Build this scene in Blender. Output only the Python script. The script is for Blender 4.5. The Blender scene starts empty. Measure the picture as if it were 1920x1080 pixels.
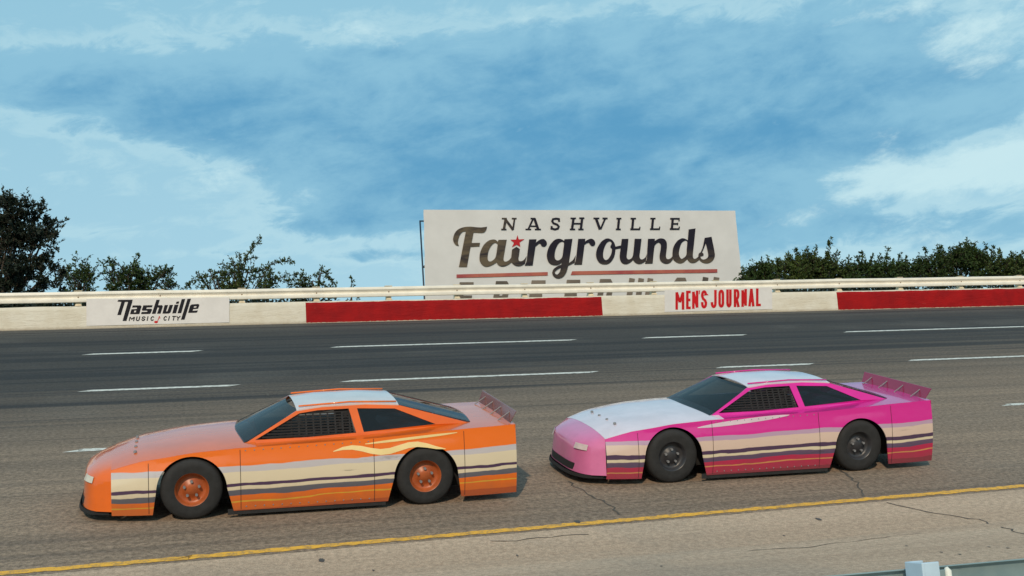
import bpy, bmesh, math, random
from mathutils import Vector, Matrix, noise as mnoise
from mathutils.geometry import tessellate_polygon
R = math.radians
sc = bpy.context.scene
COL = sc.collection
random.seed(7)

# ------------------------------------------------------------------ camera
HC = 1.30                                   # camera height above the infield pavement at its feet
F_PX, ROLL, PITCH, YAW = 2302.5, R(3.599), R(9.346), R(15.572)
fwd = Vector((math.sin(YAW)*math.cos(PITCH), math.cos(YAW)*math.cos(PITCH), math.sin(PITCH)))
rt0 = Vector((math.cos(YAW), -math.sin(YAW), 0))
up0 = rt0.cross(fwd)
RT = rt0*math.cos(ROLL) - up0*math.sin(ROLL)
UP = up0*math.cos(ROLL) + rt0*math.sin(ROLL)
CAM = Vector((0, 0, HC))
cd = bpy.data.cameras.new('camera')
cd.sensor_width = 36.0
cd.lens = F_PX/1920*36.0
cd.clip_start = 0.05
cd.clip_end = 12000
cam = bpy.data.objects.new('camera', cd)
COL.objects.link(cam)
m = Matrix((RT, UP, -fwd)).transposed().to_4x4()
m.translation = CAM
cam.matrix_world = m
sc.camera = cam

def ray(px, py):
    return (RT*((px-960)/F_PX) + UP*((540-py)/F_PX) + fwd)
def azel(px, py):
    d = ray(px, py).normalized()
    return math.atan2(d.x, d.y), math.asin(d.z)

# ------------------------------------------------------------------ sky
SUN_EL, SUN_AZ = R(29), R(201)              # azimuth clockwise from +Y (the view); behind the camera
w = bpy.data.worlds.new('World')
sc.world = w
w.use_nodes = True
nt = w.node_tree
nt.nodes.clear()
class NG:
    """small wrapper to write node graphs"""
    def __init__(s, tree): s.t = tree
    def n(s, typ, **kw):
        nd = s.t.nodes.new(typ)
        for k, v in kw.items(): setattr(nd, k, v)
        return nd
    def put(s, sock, v):
        if isinstance(v, bpy.types.NodeSocket): s.t.links.new(v, sock)
        elif isinstance(v, (int, float)): 
            try: sock.default_value = v
            except TypeError: sock.default_value = (v, v, v)
        else: 
            v = tuple(v)
            if len(v) == 3 and sock.type == 'RGBA': v = v + (1,)
            sock.default_value = v
    def m(s, op, a, b=0.0, c=None, clamp=False):
        nd = s.n('ShaderNodeMath', operation=op, use_clamp=clamp)
        s.put(nd.inputs[0], a); s.put(nd.inputs[1], b)
        if c is not None: s.put(nd.inputs[2], c)
        return nd.outputs[0]
    def ss(s, x, lo, hi, a=0.0, b=1.0):
        nd = s.n('ShaderNodeMapRange', interpolation_type='SMOOTHSTEP')
        for i, v in enumerate((x, lo, hi, a, b)): s.put(nd.inputs[i], v)
        return nd.outputs[0]
    def noise(s, vec, scale, detail=4, rough=.55, dist=0.0):
        nd = s.n('ShaderNodeTexNoise')
        if vec is not None: s.put(nd.inputs['Vector'], vec)
        nd.inputs['Scale'].default_value = scale; nd.inputs['Detail'].default_value = detail
        nd.inputs['Roughness'].default_value = rough; nd.inputs['Distortion'].default_value = dist
        return nd.outputs['Fac']
    def mapv(s, vec, scale=(1,1,1), loc=(0,0,0), rot=(0,0,0)):
        nd = s.n('ShaderNodeMapping')
        s.put(nd.inputs['Vector'], vec); nd.inputs['Scale'].default_value = scale
        nd.inputs['Location'].default_value = loc; nd.inputs['Rotation'].default_value = rot
        return nd.outputs[0]
    def mix(s, f, a, b, blend='MIX'):
        nd = s.n('ShaderNodeMix', data_type='RGBA', blend_type=blend)
        s.put(nd.inputs[0], f); s.put(nd.inputs[6], a); s.put(nd.inputs[7], b)
        return nd.outputs[2]
    def xyz(s, v):
        nd = s.n('ShaderNodeSeparateXYZ'); s.put(nd.inputs[0], v); return nd.outputs
    def comb(s, x, y, z=0.0):
        nd = s.n('ShaderNodeCombineXYZ')
        for i, v in enumerate((x, y, z)): s.put(nd.inputs[i], v)
        return nd.outputs[0]
def lin(r, g, b):
    f = lambda c: c/255/12.92 if c/255 <= .04045 else ((c/255+.055)/1.055)**2.4
    return (f(r), f(g), f(b))

g = NG(nt)
STR = 0.10
sky = g.n('ShaderNodeTexSky', sky_type='NISHITA', sun_disc=False)
sky.sun_elevation = SUN_EL
sky.sun_rotation = SUN_AZ
sky.air_density = 1.0; sky.dust_density = 1.5; sky.ozone_density = 1.5
tc = g.n('ShaderNodeTexCoord').outputs['Generated']
X, Y, Z = g.xyz(tc)
az = g.m('ARCTAN2', X, Y)
el = g.m('ARCSINE', Z)
def blob(px, py, rx, ry, amp):
    a0, e0 = azel(px, py)
    qa = g.m('DIVIDE', g.m('SUBTRACT', az, a0), rx/F_PX)
    qe = g.m('DIVIDE', g.m('SUBTRACT', el, e0), ry/F_PX)
    q = g.m('ADD', g.m('MULTIPLY', qa, qa), g.m('MULTIPLY', qe, qe))
    return g.m('MULTIPLY', g.m('EXPONENT', g.m('MULTIPLY', q, -1.0)), amp)
def total(lst):
    t = None
    for b in lst:
        v = blob(*b)
        t = v if t is None else g.m('ADD', t, v)
    return t
ae = g.comb(az, g.m('MULTIPLY', el, 1.7), 0.0)
ae_t = g.mapv(ae, rot=(0, 0, R(-16)))
n_big = g.noise(ae_t, 6.5, 9, .60, .5)
n_fine = g.noise(g.mapv(ae_t, (1, 1.5, 1), (3.1, 1.7, 0)), 22.0, 10, .66, .5)
n_wisp = g.noise(g.mapv(ae_t, (1, 1.25, 1), (9.3, 5.5, 0)), 13.0, 10, .68, .25)
n_soft = g.noise(g.mapv(ae_t, (1, 1.3, 1), (7.7, 4.2, 0)), 7.0, 7, .58, .4)
dark = total([(760, 215, 330, 130, .85), (1150, 260, 480, 160, .95), (130, 150, 330, 70, .80), (330, 205, 150, 70, .5), (480, 190, 160, 90, .3),
              (1600, 180, 420, 120, .6), (1000, 360, 330, 50, .65), (1450, 410, 260, 80, .65), (1860, 430, 160, 40, .5),
              (640, 420, 130, 24, .42), (180, 440, 140, 13, .30), (420, 475, 190, 10, .28), (720, 480, 130, 14, .3), (340, 410, 40, 12, .25), (1860, 190, 150, 60, .3), (1000, 90, 520, 60, .32), (1500, 90, 300, 60, .25)])
dark = g.m('ADD', dark, g.m('MULTIPLY', g.m('SUBTRACT', n_big, .5), .95))
dark = g.m('ADD', dark, g.m('MULTIPLY', g.m('SUBTRACT', n_fine, .5), 1.0))
m_dark = g.ss(dark, .27, .56)
core = g.m('ADD', dark, g.m('MULTIPLY', g.m('SUBTRACT', n_soft, .5), 2.6))
core = g.m('ADD', core, g.m('MULTIPLY', g.m('SUBTRACT', n_wisp, .5), 1.3))
core = g.ss(core, .35, 1.75)
lite = total([(1760, 330, 170, 40, .50), (1890, 310, 120, 60, .50), (1600, 330, 90, 40, .30), (1850, 60, 140, 70, .50), (560, 60, 330, 40, .20), (980, 45, 300, 35, .12),
              (1720, 8, 280, 22, .28), (250, 280, 150, 25, .12), (440, 325, 120, 40, .30), (560, 370, 80, 20, .2), (1530, 400, 120, 30, .28), (1500, 430, 70, 40, .2), (1780, 450, 200, 30, .22), (720, 470, 140, 40, .15)])
lite = g.m('ADD', lite, g.m('MULTIPLY', g.m('SUBTRACT', n_wisp, .5), 1.5))
lite = g.m('ADD', lite, g.m('MULTIPLY', g.m('SUBTRACT', n_fine, .5), .5))
m_lite = g.ss(lite, .22, .66)
k = 1.0/STR
sc3 = lambda c, s=1.0: tuple(x*k*s for x in c)
thin = g.mix(g.ss(el, .0, .55), sc3(lin(176, 218, 232)), sc3(lin(150, 206, 228)))
base = g.mix(.82, sky.outputs[0], thin)
cl = g.mix(core, sc3(lin(140, 192, 217)), sc3(lin(94, 158, 197)))
rim = g.m('MULTIPLY', g.ss(dark, .05, .27), g.ss(dark, .50, .30))
base = g.mix(g.m('MULTIPLY', rim, .34), base, sc3(lin(196, 229, 236)))
c1 = g.mix(m_dark, base, cl)
c2 = g.mix(g.m('MULTIPLY', m_lite, .85), c1, sc3(lin(203, 234, 240)))
bg = g.n('ShaderNodeBackground')
g.put(bg.inputs[0], c2); bg.inputs[1].default_value = STR
out = g.n('ShaderNodeOutputWorld')
nt.links.new(bg.outputs[0], out.inputs[0])

# ------------------------------------------------------------------ sun
sl = bpy.data.lights.new('sun', 'SUN')
sl.energy = 2.6
sl.angle = R(1.0)
sl.color = (1.0, .80, .58)
so = bpy.data.objects.new('sun', sl)
COL.objects.link(so)
sd = Vector((math.sin(SUN_AZ)*math.cos(SUN_EL), math.cos(SUN_AZ)*math.cos(SUN_EL), math.sin(SUN_EL)))
so.rotation_euler = sd.to_track_quat('Z', 'Y').to_euler()
sc.view_settings.view_transform = 'Standard'
sc.view_settings.look = 'None'
sc.view_settings.exposure = 0.0
sc.view_settings.gamma = 1.0
sc.view_settings.use_curve_mapping = False

# ------------------------------------------------------------------ helpers
def tag(o, label=None, cat=None, group=None, kind=None):
    if label: o['label'] = label
    if cat: o['category'] = cat
    if group: o['group'] = group
    if kind: o['kind'] = kind
    return o
def empty(name, loc=(0, 0, 0), label=None, cat=None, group=None):
    o = bpy.data.objects.new(name, None)
    o.empty_display_size = .2
    COL.objects.link(o); o.location = loc
    return tag(o, label, cat, group)
class MB:
    """collects faces, links them as one mesh object"""
    def __init__(s): s.v = []; s.f = []; s.mi = []; s.cur = 0
    def add(s, vs, fs):
        b = len(s.v); s.v += [tuple(v) for v in vs]
        for f in fs: s.f.append(tuple(b+i for i in f)); s.mi.append(s.cur)
    def box(s, c, d, rot=None):
        x, y, z = (q/2 for q in d)
        vs = [Vector((a*x, b*y, e*z)) for a in (-1, 1) for b in (-1, 1) for e in (-1, 1)]
        if rot is not None: vs = [rot @ v for v in vs]
        vs = [v+Vector(c) for v in vs]
        s.add(vs, [(0,1,3,2),(4,6,7,5),(0,4,5,1),(2,3,7,6),(0,2,6,4),(1,5,7,3)])
    def tube(s, pts, rad, seg=8, cap=True):
        pts = [Vector(p) for p in pts]
        n = len(pts)
        rads = rad if hasattr(rad, '__len__') else [rad]*n
        vs = []; fs = []
        for i, p in enumerate(pts):
            t = (pts[min(i+1, n-1)]-pts[max(i-1, 0)]).normalized()
            a = t.orthogonal().normalized() if i == 0 else (pa - t*pa.dot(t)).normalized()
            pa = a
            b = t.cross(a)
            for j in range(seg):
                an = 2*math.pi*j/seg
                vs.append(p + (a*math.cos(an)+b*math.sin(an))*rads[i])
        for i in range(n-1):
            for j in range(seg):
                fs.append((i*seg+j, i*seg+(j+1) % seg, (i+1)*seg+(j+1) % seg, (i+1)*seg+j))
        if cap:
            fs.append(tuple(range(seg-1, -1, -1))); fs.append(tuple((n-1)*seg+j for j in range(seg)))
        s.add(vs, fs)
    def lathe_y(s, prof, c=(0, 0, 0), seg=32):
        """prof: (y, r) list revolved about the Y axis"""
        vs = []; fs = []; n = len(prof)
        for j in range(seg):
            an = 2*math.pi*j/seg
            for y, r in prof: vs.append((c[0]+r*math.cos(an), c[1]+y, c[2]+r*math.sin(an)))
        for j in range(seg):
            for i in range(n-1):
                fs.append((j*n+i, j*n+i+1, ((j+1) % seg)*n+i+1, ((j+1) % seg)*n+i))
        s.add(vs, fs)
    def grid(s, rows):
        n = len(rows[0]); vs = [p for r in rows for p in r]
        s.add(vs, [(i*n+j, i*n+j+1, (i+1)*n+j+1, (i+1)*n+j) for i in range(len(rows)-1) for j in range(n-1)])
    def poly(s, loops, fn):
        """filled polygon with holes; loops in 2D, fn maps (u, v) to 3D"""
        vs = [p for l in loops for p in l]
        tris = tessellate_polygon([[Vector((a, b, 0)) for a, b in l] for l in loops])
        s.add([fn(a, b) for a, b in vs], tris)
    def slab(s, loops, fn, off):
        """poly with thickness: off is a 3D vector to the back face"""
        off = Vector(off)
        s.poly(loops, fn)
        s.poly(loops, lambda a, b: Vector(fn(a, b))+off)
        for l in loops:
            n = len(l)
            vs = [fn(*p) for p in l] + [Vector(fn(*p))+off for p in l]
            s.add(vs, [(i, (i+1) % n, n+(i+1) % n, n+i) for i in range(n)])
    def build(s, name, mats, parent=None, smooth=False, label=None, solid=0.0, bevel=0.0, fixn=True):
        me = bpy.data.meshes.new(name)
        me.from_pydata(s.v, [], s.f)
        if not isinstance(mats, (list, tuple)): mats = [mats]
        for q in mats: me.materials.append(q)
        if len(mats) > 1: me.polygons.foreach_set('material_index', s.mi)
        if fixn:
            bm = bmesh.new(); bm.from_mesh(me)
            bmesh.ops.recalc_face_normals(bm, faces=bm.faces); bm.to_mesh(me); bm.free()
        if smooth:
            me.polygons.foreach_set('use_smooth', [True]*len(me.polygons))
        me.update()
        o = bpy.data.objects.new(name, me)
        COL.objects.link(o)
        if parent: o.parent = parent
        if label: o['label'] = label
        if solid:
            md = o.modifiers.new('thick', 'SOLIDIFY'); md.thickness = solid; md.offset = -1
            md = o.modifiers.new('split', 'EDGE_SPLIT'); md.split_angle = R(40)
        if bevel:
            md = o.modifiers.new('bevel', 'BEVEL'); md.width = bevel; md.segments = 2; md.limit_method = 'ANGLE'
        return o

def material(name):
    mt = bpy.data.materials.new(name); mt.use_nodes = True
    q = NG(mt.node_tree); b = mt.node_tree.nodes['Principled BSDF']
    return mt, q, b
def simple(name, col, rough=.6, var=.12, scale=8.0, metal=0.0, bump=0.0, coat=0.0, spec=.5):
    mt, q, b = material(name)
    tcx = q.n('ShaderNodeTexCoord').outputs['Object']
    nz = q.noise(tcx, scale, 5, .6)
    f = q.ss(nz, .25, .75, 1-var, 1+var)
    q.put(b.inputs['Base Color'], q.mix(1.0, col, q.comb(f, f, f), 'MULTIPLY'))
    b.inputs['Roughness'].default_value = rough; b.inputs['Metallic'].default_value = metal
    b.inputs['Coat Weight'].default_value = coat; b.inputs['Coat Roughness'].default_value = .06
    b.inputs['Specular IOR Level'].default_value = spec
    if bump:
        bn = q.n('ShaderNodeBump'); bn.inputs['Strength'].default_value = bump; bn.inputs['Distance'].default_value = .02
        q.put(bn.inputs['Height'], q.noise(tcx, scale*3, 6, .6)); q.put(b.inputs['Normal'], bn.outputs[0])
    return mt

# ------------------------------------------------------------------ site geometry
P = 31.323                                  # wall face distance
BETA = R(14.034); TB = math.tan(BETA)
ZW = 4.528 + HC                             # track surface at the wall foot
N_Y = 19.657                                # yellow line, measured horizontally from the wall
Y_Y = P - N_Y
Z_Y = ZW - N_Y*TB
APR = 0.105                                 # apron cross fall
Y_B = Y_Y-1.0                               # the bank eases into the flatter apron here
def track_z(y):
    return ZW - (P-y)*TB if y >= Y_B else (ZW-(P-Y_B)*TB) - (Y_B-y)*APR
def on_plane_y(px, py, y):
    d = ray(px, py); t = y/d.y
    return CAM + d*t
def on_track(px, py):
    d = ray(px, py)
    t = (ZW - P*TB - HC)/(d.z - TB*d.y)
    p = CAM + d*t
    if p.y < Y_B:
        z0 = ZW-(P-Y_B)*TB; y0 = Y_B
        t = (z0 - y0*APR - HC)/(d.z - APR*d.y); p = CAM + d*t
    return p

# --- asphalt
def asphalt(name, apron=False):
    mt, q, b = material(name)
    pos = q.n('ShaderNodeNewGeometry').outputs['Position']
    px_, py_, pz_ = q.xyz(pos)
    pxy = q.comb(px_, py_, 0.0)
    streak1 = q.noise(q.mapv(pxy, (.03, 1.5, 1)), 1.0, 6, .62, .4)
    streak2 = q.noise(q.mapv(pxy, (.06, 3.2, 1), (5, 3, 0), (0, 0, R(.8))), 1.0, 5, .6, .3)
    patch = q.noise(pxy, .35, 4, .55, .3)
    grain = q.noise(pxy, 17.0, 4, .8)
    grit = q.noise(pxy, 75.0, 2, .7)
    if apron:
        c = q.mix(q.ss(streak1, .35, .7), (.40, .287, .205), (.48, .352, .255))
        c = q.mix(q.m('MULTIPLY', q.ss(streak2, .58, .78), .35), c, (.12, .11, .10))
        c = q.mix(q.m('MULTIPLY', q.ss(patch, .45, .7), .35), c, (.20, .185, .16))
    else:
        nn = q.m('SUBTRACT', P, py_)                               # distance from the wall
        edge = q.m('ADD', nn, q.m('MULTIPLY', q.m('SUBTRACT', streak1, .5), 7.0))
        edge = q.m('ADD', edge, q.m('MULTIPLY', px_, .16))  # surface also turns paler and browner to the right
        groove = q.ss(edge, 8.0, 17.5)
        c = q.mix(groove, (.047, .041, .037), (.25, .182, .130))
        worn = q.ss(nn, 2.2, .2)                                    # dusty strip below the wall
        c = q.mix(q.m('MULTIPLY', worn, .55), c, (.13, .12, .11))
        c = q.mix(q.m('MULTIPLY', q.ss(streak2, .50, .68), q.ss(groove, .1, .9, .68, .28)), c, (.026, .026, .030))
        c = q.mix(q.m('MULTIPLY', q.ss(streak1, .56, .72), q.ss(groove, .1, .9, .5, .2)), c, (.03, .03, .033))
        c = q.mix(q.m('MULTIPLY', q.ss(patch, .5, .72), .22), c, (.15, .135, .12))
        skid = q.noise(q.mapv(pxy, (.014, 1.5, 1), (2, 8, 0), (0, 0, R(-.9))), 1.0, 3, .55, .25)
        skid2 = q.noise(q.mapv(pxy, (.020, 1.9, 1), (12, 5, 0), (0, 0, R(1.6))), 1.0, 3, .5, .2)
        sk = q.m('MAXIMUM', q.ss(skid, .555, .60), q.ss(skid2, .57, .61))
        c = q.mix(q.m('MULTIPLY', sk, q.ss(groove, .0, .75, .72, .16)), c, (.020, .019, .021))
    gf = q.ss(grain, .28, .72, *((.74, 1.27) if apron else (.55, 1.5)))
    c = q.mix(1.0, c, q.comb(gf, gf, gf), 'MULTIPLY')
    gg = q.ss(grit, .2, .8, .72, 1.28)
    c = q.mix(1.0, c, q.comb(gg, gg, gg), 'MULTIPLY')
    q.put(b.inputs['Base Color'], c)
    b.inputs['Roughness'].default_value = .86
    b.inputs['Specular IOR Level'].default_value = .3
    bn = q.n('ShaderNodeBump'); bn.inputs['Strength'].default_value = .6; bn.inputs['Distance'].default_value = .012
    q.put(bn.inputs['Height'], q.m('ADD', grain, q.m('MULTIPLY', grit, .6))); q.put(b.inputs['Normal'], bn.outputs[0])
    return mt
M_TRACK = asphalt('racing_asphalt'); M_APRON = asphalt('apron_asphalt', True)

def paint_line(name, col, wear=.5, thr=.42):
    mt, q, b = material(name)
    pos = q.n('ShaderNodeNewGeometry').outputs['Position']
    a = q.noise(pos, 14.0, 5, .7); c2 = q.noise(pos, 55.0, 3, .7)
    f = q.ss(q.m('ADD', q.m('MULTIPLY', a, .6), q.m('MULTIPLY', c2, .4)), thr, thr+.12)
    q.put(b.inputs['Base Color'], q.mix(q.m('MULTIPLY', q.m('SUBTRACT', 1.0, f), wear), col, (.13, .115, .10)))
    b.inputs['Roughness'].default_value = .8
    bn = q.n('ShaderNodeBump'); bn.inputs['Strength'].default_value = .6; bn.inputs['Distance'].default_value = .01
    q.put(bn.inputs['Height'], c2); q.put(b.inputs['Normal'], bn.outputs[0])
    return mt
M_WLINE = paint_line('white_lane_paint', (.70, .69, .64), .5)
M_YLINE = paint_line('yellow_lane_paint', (.80, .41, .04), .55, .42)
M_CRACK = simple('crack_dark', (.085, .072, .06), .95, .3, 5)
M_OIL = simple('oil_stain', (.06, .055, .05), .6, .3, 6)

XL, XR = -110, 130
xs = [XL + (XR-XL)*i/120 for i in range(121)]
YL = [(p.x, p.y) for p in (on_track(*q_) for q_ in [(60, 1078), (260, 1057), (455, 1036), (646, 1016), (920, 993), (1170, 972), (1420, 953), (1670, 934), (1920, 915)])]
# smooth line through the marked points: the inside line closes slowly on the wall
_n = len(YL); _mx = sum(p[0] for p in YL)/_n; _my = sum(p[1] for p in YL)/_n
SLOPE = sum((p[0]-_mx)*(p[1]-_my) for p in YL)/sum((p[0]-_mx)**2 for p in YL)
def line_y(x): return _my + SLOPE*(max(-40, min(40, x))-_mx)
def strip(f0, f1, ny):
    b = MB(); xr = [XL + (XR-XL)*i/240 for i in range(241)]
    rows = []
    for j in range(ny+1):
        rr = []
        for x in xr:
            a, c = f0(x), f1(x); y = a+(c-a)*j/ny
            rr.append((x, y, track_z(y)))
        rows.append(rr)
    b.grid(rows)
    return b
track = tag(strip(lambda x: line_y(x)-.12, lambda x: P+.05, 60).build('racetrack', M_TRACK), 'dark banked asphalt racing surface below the wall', None, None, 'structure')
apron = tag(strip(lambda x: -9.0, lambda x: line_y(x)-.12, 80).build('apron', M_APRON), 'pale worn asphalt apron inside the yellow line', None, None, 'structure')

# ground: one sheet to the horizon, below the pavement where they overlap
def ground_z(y):
    if y < -9: return track_z(-9.0)-.03
    if y < P+.2: return track_z(y)-.14
    if y < P+7: return ZW-.12 - (y-P-.2)*.30
    return ZW-.12-6.8*.30 - max(0, y-60)*.004
gb = MB()
gys = [-4000, -600, -100, -20, -9.001, -8.9, 0, 5, Y_B, 20, P-.1, P+.19, P+.25, P+3, P+7, 60, 120, 400, 1500, 5000]
gxs = [-5000, -1000, -200, -60, -20, 0, 20, 60, 200, 1000, 5000]
gb.grid([[(x, y, ground_z(y) - (0 if abs(x) <= 200 else .3)) for x in gxs] for y in gys])
mt, q, b_ = material('grass_ground')
pos = q.n('ShaderNodeNewGeometry').outputs['Position']
q.put(b_.inputs['Base Color'], q.mix(q.noise(pos, .6, 6, .65), (.03, .05, .015), (.09, .10, .04)))
b_.inputs['Roughness'].default_value = .95
tag(gb.build('ground', mt), 'rough grass ground behind and around the track', None, None, 'structure')

# lane markings: each painted dash its own piece, a sheet 4 mm proud of the asphalt
def dash(p0, p1, width, mat, name, parent, wob=.012, label=None):
    """p0, p1 on the pavement; ragged edges"""
    a, c = Vector(p0), Vector(p1)
    n = max(2, min(240, int((c-a).length/.06)))
    rows = [[], []]
    for i in range(n+1):
        p = a.lerp(c, i/n)
        for r_, sg in ((0, -1), (1, 1)):
            y = p.y + sg*width/2 + random.uniform(-wob, wob)
            x = p.x + random.uniform(-.02, .02) + (.12*sg if i in (0, n) else 0)
            rows[r_].append((x, y, track_z(y)+.004))
    b = MB(); b.grid(rows)
    return b.build(name, mat, parent, label=label)
NA, NB, NCC = 5.022, 9.874, 14.759
def row(n, spans, width):
    for x0, x1 in spans:
        a = ([], [])
        y = P-n
        def xat(px):                        # world x where the image column px meets this lane line
            lo, hi = XL, XR
            d = None
            # ray plane through the column: solve for x on the line (y, z fixed)
            z = track_z(y); best = None
            for k in range(60):
                mid = (lo+hi)/2
                v = Vector((mid, y, z))-CAM
                u = 960 + F_PX*v.dot(RT)/v.dot(fwd)
                if v.dot(fwd) <= .1 or u < px: lo = mid
                else: hi = mid
            return (lo+hi)/2
        X0 = xat(x0) if x0 is not None else None
        X1 = xat(x1) if x1 is not None else X0+5.6
        dash((X0, y, 0), (X1, y, 0), width, M_WLINE, 'lane_dash', track)
row(NA, [(165, 373), (628, 1075), (1209, 1397), (1586, 1960)], .17)
row(NB, [(157, 440), (648, 1116), (1347, 1522), (1706, 1990)], .16)
row(NCC, [(138, 560), (1310, 1722), (1885, 2150)], .15)
for a_, c_, lb in ((-22, 0, 'worn yellow line along the inside of the track'), (0, 11, None), (11, 30, None)):
    dash((a_, line_y(a_), 0), (c_, line_y(c_), 0), .11, M_YLINE, 'edge_line', track, .016, lb)

def crack(pts, width, parent):
    ps = [on_track(*p) for p in pts]
    fine = []
    for a, c in zip(ps, ps[1:]):
        n = max(3, int((c-a).length/.10))
        for i in range(n): fine.append(a.lerp(c, i/n))
    fine.append(ps[-1])
    rows = [[], []]
    for i, p in enumerate(fine):
        t = (fine[min(i+1, len(fine)-1)]-fine[max(i-1, 0)]); t.z = 0; t.normalize()
        nrm = Vector((-t.y, t.x, 0))
        j = nrm*random.gauss(0, .022)
        wd = width*random.uniform(.35, 1.2)
        for r_, sg in ((0, -1), (1, 1)):
            v = p + j + nrm*sg*wd/2
            rows[r_].append((v.x, v.y, track_z(v.y)+.0035))
    b = MB(); b.grid(rows)
    b.build('crack', M_CRACK, parent)
crack([(1068, 903), (1092, 918), (1120, 935), (1150, 952), (1162, 965)], .028, track)
crack([(1572, 880), (1590, 893), (1606, 905), (1616, 920), (1622, 931)], .028, track)
crack([(1662, 942), (1720, 956), (1780, 966), (1835, 974), (1880, 990), (1925, 1002)], .026, apron)
crack([(920, 1015), (1010, 1009), (1100, 1000)], .018, apron)
crack([(1400, 1033), (1520, 1026), (1640, 1010), (1760, 997)], .016, apron)
crack([(497, 735), (502, 742)], .05, track)
def stain(px, py, rx, ry):
    c = on_track(px, py); b = MB(); n = 18; ring = []
    for i in range(n):
        a = 2*math.pi*i/n; rr = random.uniform(.75, 1.2)
        x, y = c.x+rx*rr*math.cos(a), c.y+ry*rr*math.sin(a)
        ring.append((x, y, track_z(y)+.004))
    b.add([(c.x, c.y, track_z(c.y)+.004)]+ring, [(0, i+1, (i+1) % n+1) for i in range(n)])
    b.build('oil_stain', M_OIL, apron if c.y < line_y(c.x) else track)
stain(603, 1051, .028, .055); stain(1083, 979, .035, .06); stain(1535, 974, .025, .05)
for a in [(1700, 1024), (1800, 1040), (1765, 1036), (1890, 1028), (1855, 1026), (970, 1042), (1240, 1062), (700, 1070), (1470, 1005)]: stain(a[0], a[1], .010, .022)

# ------------------------------------------------------------------ outer wall
def wall_mat(name, red):
    mt, q, b = material(name)
    pos = q.n('ShaderNodeNewGeometry').outputs['Position']
    nrm = q.n('ShaderNodeNewGeometry').outputs['Normal']
    x_, y_, z_ = q.xyz(pos)
    scr = q.noise(q.mapv(pos, (1.4, 1, 9.0)), 1.6, 7, .68, .5)
    blot = q.noise(pos, 2.2, 6, .6)
    fine = q.noise(q.mapv(pos, (3, 1, 10)), 5.0, 5, .7)
    cream = q.mix(q.ss(blot, .3, .72), (.70, .655, .56), (.62, .56, .45))
    cream = q.mix(q.m('MULTIPLY', q.ss(scr, .60, .74), .55), cream, (.36, .30, .22))
    zb = q.m('SUBTRACT', z_, ZW)
    dirt = q.m('MULTIPLY', q.ss(q.m('ADD', zb, q.m('MULTIPLY', q.m('SUBTRACT', fine, .5), .12)), .09, .0), .6)
    cream = q.mix(dirt, cream, (.30, .235, .16))
    c = cream
    if red:
        rc = q.mix(q.ss(blot, .3, .7), (.35, .004, .005), (.25, .003, .005))
        rc = q.mix(q.m('MULTIPLY', q.ss(scr, .665, .71), .55), rc, (.52, .22, .17))
        rc = q.mix(q.m('MULTIPLY', q.ss(fine, .6, .75), .3), rc, (.13, .01, .012))
        wav = q.m('MULTIPLY', q.m('SUBTRACT', q.noise(q.mapv(pos, (.9, 1, 0)), 1.5, 4, .7), .5), .07)
        top = q.ss(q.m('ADD', zb, wav), .542, .532)
        bot = q.ss(q.m('ADD', zb, q.m('MULTIPLY', q.m('SUBTRACT', fine, .5), .07)), .012, .022)
        c = q.mix(q.m('MULTIPLY', top, bot), cream, rc)
    q.put(b.inputs['Base Color'], c)
    b.inputs['Roughness'].default_value = .7; b.inputs['Specular IOR Level'].default_value = .2
    bn = q.n('ShaderNodeBump'); bn.inputs['Strength'].default_value = .9; bn.inputs['Distance'].default_value = .02
    q.put(bn.inputs['Height'], q.m('ADD', scr, q.m('MULTIPLY', fine, .5))); q.put(b.inputs['Normal'], bn.outputs[0])
    return mt
M_WCREAM = wall_mat('cream_wall_paint', False); M_WRED = wall_mat('red_wall_paint', True)
H_WALL = .561
def wall_x(px, z):
    lo, hi = -60, 110
    for k in range(60):
        mid = (lo+hi)/2; v = Vector((mid, P, z))-CAM
        if v.dot(fwd) <= .1 or 960+F_PX*v.dot(RT)/v.dot(fwd) < px: lo = mid
        else: hi = mid
    return (lo+hi)/2
zm = ZW+.28
bx = [wall_x(p, zm) for p in (573.5, 1129, 1570)]
Lr, Lw = bx[1]-bx[0], bx[2]-bx[1]
edges = [bx[0]-Lw*1.9-Lr*4, bx[0]-Lw*1.9-Lr*3, bx[0]-Lw*1.9-Lr, bx[0]-Lw*1.9] + bx + [bx[2]+Lr, bx[2]+Lr+Lw*1.9, bx[2]+Lr*2+Lw*1.9, bx[2]+Lr*5]
wall = empty('concrete_wall', (0, P, ZW), 'low concrete track wall painted in alternating red and cream sections', 'wall')
for i, (a, c) in enumerate(zip(edges, edges[1:])):
    red = i % 2 == 0
    if i == 0: red = True
    n = max(8, int((c-a)/.12)); nz = 6
    rows = []
    for j in range(nz+1):
        rr = []
        for k in range(n+1):
            x = a+(c-a)*k/n; z = H_WALL*j/nz
            dz = .010*mnoise.noise((x*1.1, 3, 0)) if j == nz else 0
            dy = .006*mnoise.noise((x*2.0, z*9, 0)) + .004*mnoise.noise((x*6, z*20, 5))
            rr.append((x, dy + (.012 if j == nz else 0), z+dz))
        rows.append(rr)
    rows.append([(p[0], .03, p[2]+.006) for p in rows[-1]])
    rows.append([(p[0], .45, p[2]) for p in rows[-1]])
    rows.append([(p[0], .45, -.4) for p in rows[-1]])
    b = MB(); b.grid(rows)
    o = b.build('wall_section', M_WRED if red else M_WCREAM, wall, True)
    o['label'] = 'scuffed red painted wall section' if red else 'chipped cream painted wall section'

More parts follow.
